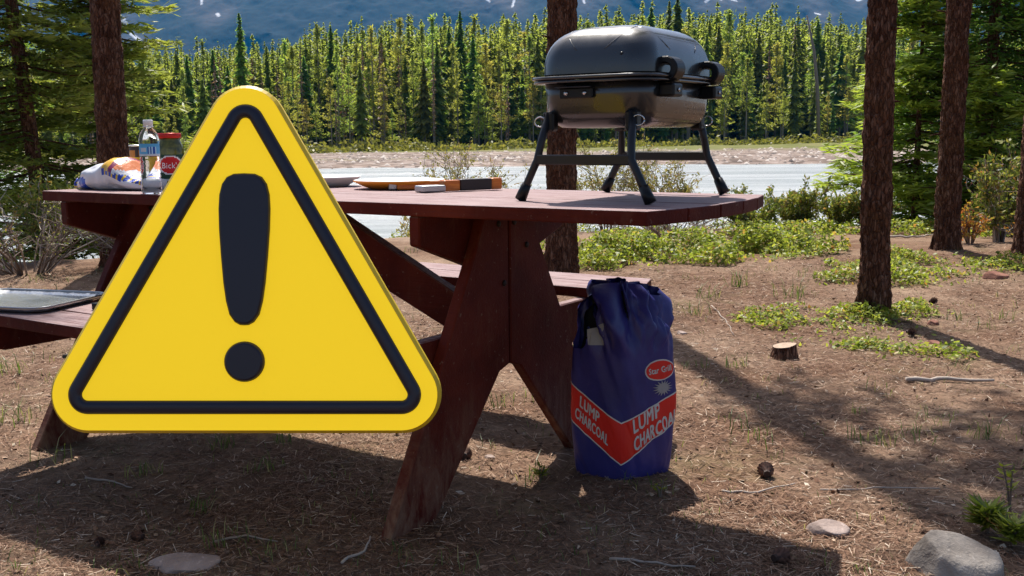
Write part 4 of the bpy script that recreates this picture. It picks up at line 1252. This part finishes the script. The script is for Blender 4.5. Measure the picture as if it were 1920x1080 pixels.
# bread bag: a limp pillow, tied at its left end
bb = empty('bread_bag', TW(-0.965, -0.21, TOPZ + 0.001), -TH + 0.05, 'white plastic bread bag with blue and yellow stripes lying on the table', 'bread bag')
ns_, nr_ = 64, 40
V = []; cols = []
for i in range(ns_):
    s = i / (ns_ - 1)
    x = -0.225 + 0.41 * s
    w = 0.075 * (sstep(0, 0.35, s) * 0.9 + 0.1) * (1 - 0.25 * sstep(0.85, 1.0, s))
    h = 0.013 + 0.034 * sstep(0.02, 0.45, s) + 0.012 * np.exp(-((s - 0.62) / 0.1) ** 2) - 0.026 * sstep(0.70, 0.9, s)
    for k in range(nr_):
        a = 2 * math.pi * k / nr_
        ca, sa = math.cos(a), math.sin(a)
        n_ = 1 + 0.16 * float(fbm(s * 7 + 3, a * 1.6, 3))
        zz = h * (math.copysign(abs(sa) ** 0.8, sa) * n_)
        V.append((x, w * math.copysign(abs(ca) ** 0.9, ca) * n_, max(0.0, h * 0.9 + zz)))
F = []
for i in range(ns_ - 1):
    for k in range(nr_):
        F.append((i * nr_ + k, i * nr_ + (k + 1) % nr_, (i + 1) * nr_ + (k + 1) % nr_, (i + 1) * nr_ + k))
        s = (i + 0.5) / ns_; x = V[i * nr_ + k][0]; z = V[i * nr_ + k][2]; zr = z / 0.105
        c = (0.72, 0.72, 0.74)
        if s < 0.07: c = (0.05, 0.08, 0.4) if k % 6 < 3 else (0.6, 0.42, 0.03)
        elif 0.2 < s < 0.36 and zr < 0.42: c = (0.01, 0.07, 0.48)
        elif s > 0.56:
            q = zr - (0.62 - 0.95 * (s - 0.56))
            if -0.02 < q < 0.13: c = (0.015, 0.06, 0.40) if int(s * 60) % 3 else (0.75, 0.5, 0.02)
            elif q > 0.13 and s < 0.66: c = (0.75, 0.42, 0.02)
            elif q > 0.13 and s < 0.70: c = (0.22, 0.02, 0.08)
            elif q > 0.25 and s < 0.80: c = (0.72, 0.22, 0.08)
        cols.append(c)
F += [tuple(range(nr_))[::-1], tuple((ns_ - 1) * nr_ + k for k in range(nr_))]; cols += [(0.6, 0.6, 0.6)] * 2
mobj('plastic_film', V, F, M['printed'], bb, True, cols=cols)
tube('tie', [(-0.215, -0.012, 0.016), (-0.213, 0.0, 0.034), (-0.215, 0.013, 0.016), (-0.216, 0, 0.006), (-0.215, -0.012, 0.016)], 0.003, principled('blue_tie', (0.02, 0.06, 0.4), 0.5), bb, 5)

M['pet'] = principled('clear_plastic', (0.95, 0.97, 0.98), 0.04, trans=0.97, ior=1.12, spec=0.7)
M['whitecap'] = principled('white_cap', (0.82, 0.82, 0.82), 0.45)
bt = empty('water_bottle', TW(-0.622, -0.335, TOPZ), 0, 'clear plastic water bottle with blue label and white cap', 'bottle')
prof = [(0.020, 0.004), (0.028, 0.0), (0.031, 0.006)]
for k in range(7):
    z = 0.016 + k * 0.013
    prof += [(0.0315, z), (0.029, z + 0.0065)]
prof += [(0.0315, 0.108), (0.030, 0.114), (0.0305, 0.118), (0.0305, 0.158), (0.0315, 0.164), (0.031, 0.172), (0.0275, 0.186), (0.021, 0.198), (0.0145, 0.205), (0.0125, 0.210), (0.0125, 0.222)]
lathe('body', prof, M['pet'], bt, 28)
lathe('cap', [(0.0, 0.2135), (0.0148, 0.2135), (0.0150, 0.229), (0.0138, 0.2315), (0.0, 0.2315)], M['whitecap'], bt, 20)
lathe('neck_ring', [(0.0150, 0.2085), (0.0160, 0.2088), (0.0160, 0.2115), (0.0150, 0.2118)], M['whitecap'], bt, 20)
nl = 48
V = []; F = []; cols = []
lz = np.linspace(0.119, 0.157, 13)
for z in lz:
    for k in range(nl):
        a = 2 * math.pi * k / nl
        V.append((0.0309 * math.cos(a), 0.0309 * math.sin(a), z))
view_a = math.degrees(math.atan2(-3.35, 1.15))
for i in range(12):
    for k in range(nl):
        F.append((i * nl + k, i * nl + (k + 1) % nl, (i + 1) * nl + (k + 1) % nl, (i + 1) * nl + k))
        da = ((k + 0.5) * 360 / nl - view_a + 180) % 360 - 180
        c = (0.12, 0.45, 0.75)
        if i >= 9: c = (0.10, 0.42, 0.72)
        elif i <= 1: c = (0.7, 0.72, 0.75) if i == 0 else (0.5, 0.62, 0.72)
        elif -55 < da < -20 and 3 < i < 8: c = (0.62, 0.66, 0.72)
        elif -8 < da < 44: c = (0.02, 0.10, 0.42) if (int(da / 4) % 3) else (0.45, 0.7, 0.85)
        cols.append(c)
mobj('label', V, F, M['printed_paper'], bt, True, cols=cols)

jar = empty('pickle_jar', TW(-0.825, -0.095, TOPZ), 0, 'dark green jar of pickles with red lid and red oval label', 'jar')
M['jarglass'] = principled('pickle_glass', (0.10, 0.12, 0.02), 0.08, 0, 0.6, build=lambda t, p: t.l.new(t.ramp(t.noise(28, 3, 0.6, t.coord('Object')), [(0.35, (0.02, 0.03, 0.008)), (0.6, (0.16, 0.16, 0.025)), (0.75, (0.26, 0.22, 0.03))]), p.inputs['Base Color']))
lathe('body', [(0.040, 0.0), (0.046, 0.006), (0.047, 0.02), (0.047, 0.135), (0.044, 0.150), (0.037, 0.163), (0.0345, 0.168), (0.0345, 0.176)], M['jarglass'], jar, 32)
lathe('lid', [(0.0, 0.174), (0.0395, 0.174), (0.0405, 0.177), (0.0405, 0.188), (0.039, 0.191), (0.0, 0.1915)], principled('red_lid', (0.55, 0.02, 0.015), 0.3, 0.3), jar, 32)
V = []; F = []; cols = []
va = math.degrees(math.atan2(-3.7, 1.22))
for i, z in enumerate(np.linspace(0.028, 0.118, 25)):
    for k in range(64):
        a = 2 * math.pi * k / 64
        V.append((0.0476 * math.cos(a), 0.0476 * math.sin(a), z))
for i in range(24):
    for k in range(64):
        F.append((i * 64 + k, i * 64 + (k + 1) % 64, (i + 1) * 64 + (k + 1) % 64, (i + 1) * 64 + k))
        da = ((k + 0.5) * 360 / 64 - va + 180) % 360 - 180
        e_ = (da / 52) ** 2 + ((i - 14) / 8.5) ** 2
        cols.append((0.55, 0.012, 0.015) if e_ < 0.8 else ((0.75, 0.75, 0.72) if e_ < 1.05 else ((0.62, 0.62, 0.55) if i < 2 else (0.012, 0.05, 0.02))))
lab = mobj('label', V, F, M['printed_paper'], jar, True, cols=cols)
bm = text_flat("Bick's", 0.028, 0.0, 0.9)
densify(bm, 0.006)
for v in bm.verts:
    a = math.radians(va) + v.co.x / 0.0476; z = 0.080 + v.co.y
    v.co = (0.0482 * math.cos(a), 0.0482 * math.sin(a), z)
me = bpy.data.meshes.new('lettering'); bm.to_mesh(me); bm.free(); me.materials.append(M['whitecap']); link('lettering', me, lab)

cup = empty('food_can', TW(-0.985, -0.095, TOPZ), 0, 'yellow and brown can with pale top behind the bread bag', 'can')
V = []; F = []; cols = []
for i, z in enumerate(np.linspace(0.0, 0.145, 13)):
    for k in range(36):
        a = 2 * math.pi * k / 36; r = 0.037
        V.append((r * math.cos(a), r * math.sin(a), z))
for i in range(12):
    for k in range(36):
        F.append((i * 36 + k, i * 36 + (k + 1) % 36, (i + 1) * 36 + (k + 1) % 36, (i + 1) * 36 + k))
        cols.append((0.03, 0.025, 0.03) if i > 10 or (i > 8 and k % 7 > 4) else ((0.36, 0.14, 0.03) if i > 8 else ((0.72, 0.45, 0.02) if i > 4 else (0.62, 0.55, 0.42))))
mobj('wrapper', V, F, M['printed_paper'], cup, True, cols=cols)
lathe('top_rim', [(0.0, 0.1465), (0.036, 0.1465), (0.0385, 0.147), (0.0385, 0.151), (0.035, 0.152), (0.033, 0.149), (0.0, 0.149)], principled('tin', (0.7, 0.68, 0.63), 0.35, 0.6), cup, 28)

def plate(label, u, v, r, mat):
    o = lathe('plate', [(0.0, 0.0), (r * 0.62, 0.0), (r * 0.74, 0.010), (r * 0.97, 0.030), (r, 0.032), (r * 0.985, 0.0345), (r * 0.95, 0.032), (r * 0.73, 0.014), (r * 0.62, 0.004), (0, 0.004)], mat, None, 48)
    o.location = TW(u, v, TOPZ + 0.001)
    return tag(o, label, 'plate')
plate('white foam plate lying nearest the warning sign', -0.42, 0.245, 0.125, principled('white_foam', (0.8, 0.8, 0.79), 0.5))
M['plate2'] = principled('orange_rimmed_plate', (0.8, 0.8, 0.79), 0.45)
p2 = empty('serving_plate', TW(-0.065, 0.222, TOPZ + 0.001), 0, 'wide white plate with orange outside under the serving tools', 'plate')
r = 0.152
lathe('dish', [(r * 0.62, 0.0055), (r * 0.74, 0.011), (r * 0.985, 0.027), (r * 0.99, 0.029), (r * 0.94, 0.0275), (r * 0.73, 0.0155), (r * 0.62, 0.009), (0.0, 0.009)], M['plate2'], p2, 48)
lathe('underside', [(0.0, 0.0), (r * 0.62, 0.0), (r * 0.75, 0.006), (r, 0.024), (r, 0.0275), (r * 0.985, 0.0262), (r * 0.74, 0.0102)], principled('orange_plastic', (0.70, 0.24, 0.015), 0.45), p2, 48)

M['orangewood'] = principled('orange_varnished_wood', (0.60, 0.17, 0.018), 0.35, 0, 0.5, build=lambda t, p: t.l.new(t.ramp(t.noise(14, 5, 0.6, t.coord('Object', (1, 8, 8))), [(0.3, (0.42, 0.09, 0.012)), (0.7, (0.70, 0.23, 0.03))]), p.inputs['Base Color']))
M['darkgrip'] = principled('dark_grip', (0.022, 0.016, 0.017), 0.45)
M['greysteel'] = principled('dull_steel', (0.42, 0.42, 0.43), 0.38, 0.85)
def utensil(label, a, b, z, segs, w=0.026, h=0.022, name='serving_tool'):
    pa, pb = Vector(TW(*a, z)), Vector(TW(*b, z))
    d = pb - pa; ang = math.atan2(d.y, d.x); L = d.length
    e = empty(name, pa, ang, label, 'utensil')
    for (s0, s1, nm, mt, ww, hh) in segs:
        box(nm, ((s0 + s1) / 2 * L, 0, hh / 2), ((s1 - s0) * L - 0.0006, ww, hh), mt, e, 0.004, 2)
    return e
utensil('barbecue tool with orange handle and grey ferrule resting by the plate', (-0.01, 0.10), (0.13, 0.26), TOPZ + 0.002,
        [(0.0, 0.12, 'ferrule', M['greysteel'], 0.024, 0.022), (0.12, 0.42, 'handle', M['orangewood'], 0.026, 0.026), (0.42, 0.95, 'handle', M['orangewood'], 0.024, 0.027), (0.95, 1.3, 'blade', M['darkgrip'], 0.03, 0.006)])
utensil('barbecue tool with grey blade and orange handle with black grip', (0.175, 0.03), (0.285, 0.30), TOPZ + 0.002,
        [(-0.02, 0.26, 'blade', M['greysteel'], 0.055, 0.02), (0.26, 0.46, 'handle_block', M['orangewood'], 0.032, 0.034), (0.46, 0.86, 'grip', M['darkgrip'], 0.036, 0.036), (0.86, 1.0, 'handle_end', M['orangewood'], 0.032, 0.036)])

# metal tray on the near bench, tongs handle beside it
tray = empty('metal_tray', TW(-0.88, -0.66, BZ + 0.004), -TH + 0.30, 'shiny aluminium tray lying on the near bench', 'tray')
M['alu'] = principled('aluminium', (0.60, 0.62, 0.62), 0.24, 0.95, build=lambda t, p: (t.l.new(t.bump(t.noise(16, 3, 0.6, t.coord('Object')), 0.35, 0.012), p.inputs['Normal'])))
def loftxy(name, secs, mat, parent): return loft(name, secs, mat, parent, True, True, 6)
loftxy('sheet', [(0.208, 0.148, 0.05, 0.0), (0.212, 0.152, 0.05, 0.0005), (0.222, 0.162, 0.055, 0.014), (0.220, 0.160, 0.055, 0.0145), (0.211, 0.151, 0.05, 0.003), (0.208, 0.148, 0.05, 0.0022)], M['alu'], tray)
rim = [(x, y, 0.0142) for x, y in rrect(0.222, 0.162, 0.055, 6)]; rim.append(rim[0])
tube('rolled_edge', rim, 0.0032, M['greysteel'], tray, 6)
lt = empty('small_box', TW(-0.545, -0.60, BZ), -TH, 'small black box on the near bench beside the tray', 'box')
box('case', (0, 0, 0.011), (0.05, 0.03, 0.021), M['blackplastic'], lt, 0.003, 2)
box('cap', (0.0275, 0, 0.011), (0.004, 0.024, 0.017), M['darkgrip'], lt, 0.001)

# ------------------------------------------------------------------ small things on the ground
def _stone(dark, light):
    def f(t, p):
        co = t.coord('Object')
        n = t.noise(9, 6, 0.65, co); n2 = t.noise(45, 4, 0.7, co)
        c = t.ramp(n, [(0.3, dark), (0.7, light)])
        c = t.mix(t.ramp(n2, [(0.6, (0, 0, 0)), (0.72, (0.6, 0.6, 0.6))]), c, tuple(min(0.75, x * 1.7) for x in light))
        t.l.new(c, p.inputs['Base Color'])
        t.l.new(t.bump(t.math('ADD', n, t.math('MULTIPLY', n2, 0.4)), 0.6, 0.02), p.inputs['Normal'])
    return f
M['stone'] = principled('grey_stone', rough=0.85, spec=0.3, build=_stone((0.17, 0.14, 0.115), (0.38, 0.335, 0.29)))
M['stone_pink'] = principled('pink_stone', rough=0.85, spec=0.3, build=_stone((0.26, 0.19, 0.16), (0.42, 0.33, 0.29)))
M['stone_red'] = principled('rusty_stone', rough=0.85, spec=0.3, build=_stone((0.16, 0.06, 0.04), (0.32, 0.15, 0.10)))
def stone(label, px, py, size, mat, seed, sink=0.3, rz=0.0):
    rg = np.random.default_rng(seed)
    bm = bmesh.new()
    bmesh.ops.create_icosphere(bm, subdivisions=4, radius=1.0)
    pl = [(unit(rg.normal(size=3)), rg.uniform(0.62, 0.9)) for _ in range(9)] + [(unit(np.array([0.25, -0.35, 1.0])), 0.5), (unit(np.array([-1.0, -0.5, 0.35])), 0.6)]
    for v in bm.verts:
        p = np.array(v.co[:])
        for n_, d in pl:
            q = p @ n_
            if q > d: p = p - n_ * (q - d) * 0.85
        p = p * (1 + 0.06 * float(fbm(p[0] * 2 + seed, p[1] * 2 + p[2] * 1.7, 3)))
        v.co = p * np.array(size)
    o = bm_obj('stone', bm, mat, None, True)
    x, y = gpt(px, py)
    o.location = (x, y, gz(x, y) + size[2] * (1 - 2 * sink) * 0.5)
    o.rotation_euler = (0, 0, rz)
    return tag(o, label, 'stone')
stone('large grey boulder in the bottom right corner', 1785, 1072, (0.112, 0.085, 0.08), M['stone'], 61, 0.26, -0.25)
stone('small half-buried pale stone left of the large boulder', 1552, 1000, (0.055, 0.04, 0.028), M['stone_pink'], 62, 0.3)
stone('flat pale stone flush with the ground below the sign', 350, 1062, (0.105, 0.06, 0.02), M['stone_pink'], 63, 0.2, 0.2)
stone('reddish stone lying by the right picture edge', 1867, 530, (0.10, 0.06, 0.045), M['stone_red'], 64, 0.2, 0.3)
stone('small red stone beside the trunk shadow', 1750, 608, (0.035, 0.025, 0.022), M['stone_red'], 65, 0.2)
stone('small brown stone below the nearest trunk', 1752, 612 + 32, (0.04, 0.03, 0.02), M['stone_red'], 66, 0.2)
stone('pale pebble under the table in the sun', 918, 862, (0.022, 0.014, 0.008), M['stone_pink'], 67, 0.2)
stone('tiny pale stone right of the charcoal bag', 1278, 624, (0.03, 0.02, 0.014), M['stone_pink'], 68, 0.2)

# stump
M['cutwood'] = principled('cut_wood', rough=0.8, build=lambda t, p: t.l.new(t.ramp(t.noise(30, 4, 0.6, t.coord('Object')), [(0.3, (0.26, 0.17, 0.11)), (0.7, (0.46, 0.34, 0.24))]), p.inputs['Base Color']))
x, y = gpt(1470, 672)
stp = empty('tree_stump', P3(x, y, -0.01), 0, 'small sawn tree stump on the sunny ground', 'stump')
sv = []; m = 22
for j, (zz, rr) in enumerate([(0.0, 0.068), (0.02, 0.060), (0.05, 0.054), (0.072, 0.053)]):
    for k in range(m):
        a = 2 * math.pi * k / m
        r = rr * (1 + 0.10 * math.sin(3 * a + 1) * (1 - j / 5) + 0.05 * R_.uniform(-1, 1))
        sv.append((r * math.cos(a), r * math.sin(a), zz + (0.008 * math.cos(a) if j == 3 else 0)))
mobj('bark_wall', sv, [(j * m + k, j * m + (k + 1) % m, (j + 1) * m + (k + 1) % m, (j + 1) * m + k) for j in range(3) for k in range(m)], M['bark'], stp, True)
mobj('cut_face', sv[3 * m:], [tuple(range(m))], M['cutwood'], stp)

M['cone'] = principled('cone_scales', rough=0.75, build=lambda t, p: t.l.new(t.ramp(t.attr('rnd'), [(0, (0.035, 0.016, 0.011)), (1, (0.16, 0.075, 0.05))]), p.inputs['Base Color']))
def cone_mesh(seed):
    rg = np.random.default_rng(seed); mb = MB(); L = 0.045
    mb.tube([(0, 0, 0), (0, 0, L * 0.5), (0, 0, L)], [0.009, 0.011, 0.003], 7, 0.0)
    for i in range(72):
        t = i / 72; a = i * 2.39996; z = L * (0.04 + 0.94 * t)
        r = 0.019 * math.sin(math.pi * min(1, 0.16 + 0.84 * (1 - t))) ** 0.8 * (0.75 + 0.45 * (1 - t))
        d = np.array([math.cos(a), math.sin(a), 0]); w = np.array([-d[1], d[0], 0]) * 0.0058
        b = np.array([0, 0, z])
        tip = b + d * (r + 0.004) + np.array([0, 0, 0.006])
        mid = b + d * r * 0.7
        mb.add([b + d * 0.004, mid - w, tip - w * 0.4, tip + w * 0.4, mid + w, mid + np.array([0, 0, -0.003])], [(0, 1, 2, 3, 4), (0, 5, 1), (1, 5, 2), (2, 5, 3), (3, 5, 4), (4, 5, 0)], rg.random())
    return mb
cm = cone_mesh(3)
cone_me = make_mesh('pine_cone', np.concatenate(cm.V), cm.F, M['cone'], rnd=cm.rnd)
for i, (px, py, lb, sc_) in enumerate([(1438, 905, 'dark round pine cone on the sunlit patch near the charcoal bag', 1.15), (871, 868, 'pine cone in the sun behind the near table leg', 0.95), (1742, 572, 'pine cone beside the nearest trunk', 1.0),
                                       (1700, 628, 'pine cone at the start of the trunk shadow', 1.0), (270, 1012, 'pine cone in the sunlit lower left ground', 0.7), (195, 1020, 'dark cone fragment at the lower left', 0.6), (1450, 1062, 'pine cone in the shade at the bottom', 1.0)]):
    x, y = gpt(px, py)
    o = link('pine_cone', cone_me)
    o.location = P3(x, y, 0.017 * sc_); o.scale = (sc_,) * 3
    o.rotation_euler = (1.45 + R_.uniform(-0.2, 0.2), 0, R_.uniform(0, 6.28))
    tag(o, lb, 'pine cone', 'pine cones on the ground')

def stick(label, pts, r, seed):
    rg = np.random.default_rng(seed)
    W = []
    for (px, py) in pts:
        x, y = gpt(px, py); W.append(np.array([x, y, gz(x, y) + r * 0.9 + 0.004]))
    W = np.array(W)
    t = np.linspace(0, 1, 9); tt = np.linspace(0, 1, len(W))
    Q = np.stack([np.interp(t, tt, W[:, k]) for k in range(3)], -1) + rg.normal(size=(9, 3)) * np.array([r, r, r * 0.3])
    V, F = tube_arr(Q, r * np.linspace(1, 0.5, 9), 6)
    o = mobj('stick', V, F, M['twig'], None, True, rnd=[0.55 + 0.4 * rg.random()] * len(F))
    return tag(o, label, 'stick')
stick('thick bare stick lying across the ground at the right', [(1700, 718), (1780, 714), (1860, 720)], 0.011, 71)
stick('curved thin stick beside the dark pine cone', [(1355, 928), (1420, 930), (1490, 912)], 0.0035, 72)
stick('long twig crossing the sunlit patch at the right', [(1540, 925), (1640, 921), (1760, 922)], 0.0028, 73)
stick('pale stick on the path behind the table end', [(1425, 452), (1470, 453), (1530, 458)], 0.012, 74)
stick('pale stick between the right trunks', [(1665, 455), (1710, 456), (1750, 447)], 0.012, 75)
stick('thin twig standing out of the sunny ground', [(1335, 575), (1360, 600), (1375, 628)], 0.004, 76)
stick('forked twig in the shade at the lower left', [(160, 900), (210, 905), (250, 918)], 0.004, 77)
stick('short stick in the lower left shade', [(400, 1020), (460, 1012), (520, 1022)], 0.0035, 78)
stick('twig near the foot of the near table leg', [(640, 1062), (680, 1040), (700, 1015)], 0.004, 79)
stick('twig lying in the shade at bottom centre', [(1140, 1055), (1230, 1062), (1300, 1072)], 0.004, 80)

def leafy_plant(label, px, py, nl_, h, ln, mat, seed, name='leafy_plant'):
    rg = np.random.default_rng(seed)
    x, y = gpt(px, py)
    e = empty(name, P3(x, y), 0, label, 'plant')
    st = MB(); Ps = []; As = []
    for i in range(max(2, nl_ // 9)):
        a = rg.random() * 6.28; d = np.array([math.cos(a), math.sin(a), 0]) * h * 0.35 * rg.random()
        top = d + np.array([0, 0, h * rg.uniform(0.7, 1)])
        st.tube([(0, 0, -0.01), tuple(d * 0.3 + np.array([0, 0, h * 0.4])), tuple(top)], [0.003, 0.0025, 0.0015], 5, rnd=0.3)
        for j in range(9):
            s = rg.uniform(0.35, 1); aa_ = rg.random() * 6.28
            dd = unit(np.array([math.cos(aa_), math.sin(aa_), rg.uniform(0.0, 0.9)]))
            Ps.append(top * s + dd * ln * 0.8); As.append(dd * ln * rg.uniform(0.7, 1.1))
    st.build('stem', M['twig'], e)
    Pc = np.array(Ps); A = np.array(As)
    B = unit(np.cross(A, np.array([0, 0, 1.0]) + rg.normal(size=A.shape) * 0.3)) * (np.linalg.norm(A, axis=1) * (0.34 if ln < 0.02 else 0.17))[:, None]
    V, F = cards(Pc, A, B)
    mobj('leaves', V, F, mat, e, rnd=rg.random(len(Pc)))
leafy_plant('yellow-green leafy sprig at the right picture edge', 1893, 960, 30, 0.13, 0.017, M['lime'], 91)
leafy_plant('fresh green clump growing behind the large boulder', 1850, 1005, 260, 0.07, 0.036, M['cover'], 92)
leafy_plant('second green clump at the right of the large boulder', 1900, 1030, 180, 0.06, 0.032, M['cover'], 93)
leafy_plant('dark green sprig at the foot of the charcoal bag', 1012, 908, 36, 0.05, 0.016, M['cover'], 94)
leafy_plant('young plant with curled leaves right of the charcoal bag foot', 1238, 935, 18, 0.05, 0.012, M['lime'], 95)

# needle litter: loose needles and straw, too many to count
n = 210000
yy = 1.95 + 6.3 * N_.random(n) ** 1.35
xx_ = N_.uniform(-0.53, 0.53, n) * (yy + 0.15)
ang = N_.random(n) * np.pi + 0.5 * fbm(xx_ * 2, yy * 2, 2)
ln = (0.008 + 0.017 * N_.random(n) ** 1.4); wd = 0.00045 + 0.0005 * N_.random(n)
sc_ = 0.8 + 0.09 * yy
d = np.stack([np.cos(ang), np.sin(ang), 0.14 * N_.normal(size=n)], -1)
wv = np.stack([-np.sin(ang), np.cos(ang), 0.3 * N_.normal(size=n)], -1)
kp = N_.random(n) < np.clip(0.72 + 1.2 * fbm(xx_ * 1.6 + 9, yy * 1.6, 3), 0.38, 1)
xx_, yy, ang, ln, wd, sc_, d, wv = (q[kp] for q in (xx_, yy, ang, ln, wd, sc_, d, wv)); n = len(xx_)
Pc = np.stack([xx_, yy, ground_z(xx_, yy) + 0.002 + 0.006 * N_.random(n)], -1)
A = d * ln[:, None]; B = wv * (wd * sc_)[:, None]
V = np.stack([Pc - A - B, Pc + A - B, Pc + A + B, Pc - A + B], 1).reshape(-1, 3)
tag(mobj('pine_needle_litter', V, np.arange(4 * n).reshape(-1, 4), M['needle'], rnd=N_.random(n)), 'fallen brown pine needles and straw strewn over the ground', 'needles', kind='stuff')
# small bark chips and crumbs
n = 5200
yy = 2.0 + 6.0 * N_.random(n) ** 1.2; xx_ = N_.uniform(-0.52, 0.52, n) * yy
Pc = np.stack([xx_, yy, ground_z(xx_, yy) + 0.004], -1)
A = rand_dirs(n, 0.25) * (0.005 + 0.010 * N_.random(n))[:, None]
B = unit(np.cross(A, rand_dirs(n, 0.4) + np.array([0, 0, 1.2]))) * (0.003 + 0.005 * N_.random(n))[:, None]
tag(mobj('bark_crumbs', *cards(Pc, A, B), M['needle'], rnd=N_.random(n)), 'small bark chips and crumbs scattered on the ground', 'bark chips', kind='stuff')
# cobbles on the far gravel bar
n = 5200
yy = 57 + 40 * N_.random(n) ** 1.3; xx_ = N_.uniform(-0.53, 0.53, n) * yy
s = 0.05 + 0.16 * N_.random(n) ** 3
ico = np.array([(1, 0, 0), (-1, 0, 0), (0, 1, 0), (0, -1, 0), (0, 0, 0.7), (0, 0, -0.7)], float)
icf = np.array([(0, 2, 4), (2, 1, 4), (1, 3, 4), (3, 0, 4)])
V = (np.stack([xx_, yy, ground_z(xx_, yy)], -1)[:, None, :] + ico[None] * s[:, None, None] * (0.7 + 0.6 * N_.random((n, 6, 1)))).reshape(-1, 3)
F = (np.arange(n)[:, None, None] * 6 + icf[None]).reshape(-1, 3)
M['cobble'] = principled('river_cobbles', rough=0.9, build=lambda t, p: t.l.new(t.ramp(t.attr('rnd'), [(0, (0.07, 0.055, 0.05)), (0.5, (0.24, 0.185, 0.155)), (1, (0.46, 0.41, 0.37))]), p.inputs['Base Color']))
tag(mobj('river_cobbles', V, F, M['cobble'], rnd=np.repeat(N_.random(n), 4)), 'pale cobbles on the gravel bar across the river', 'cobbles', kind='stuff')
print('far trees', nfar, 'objects', len(bpy.data.objects))
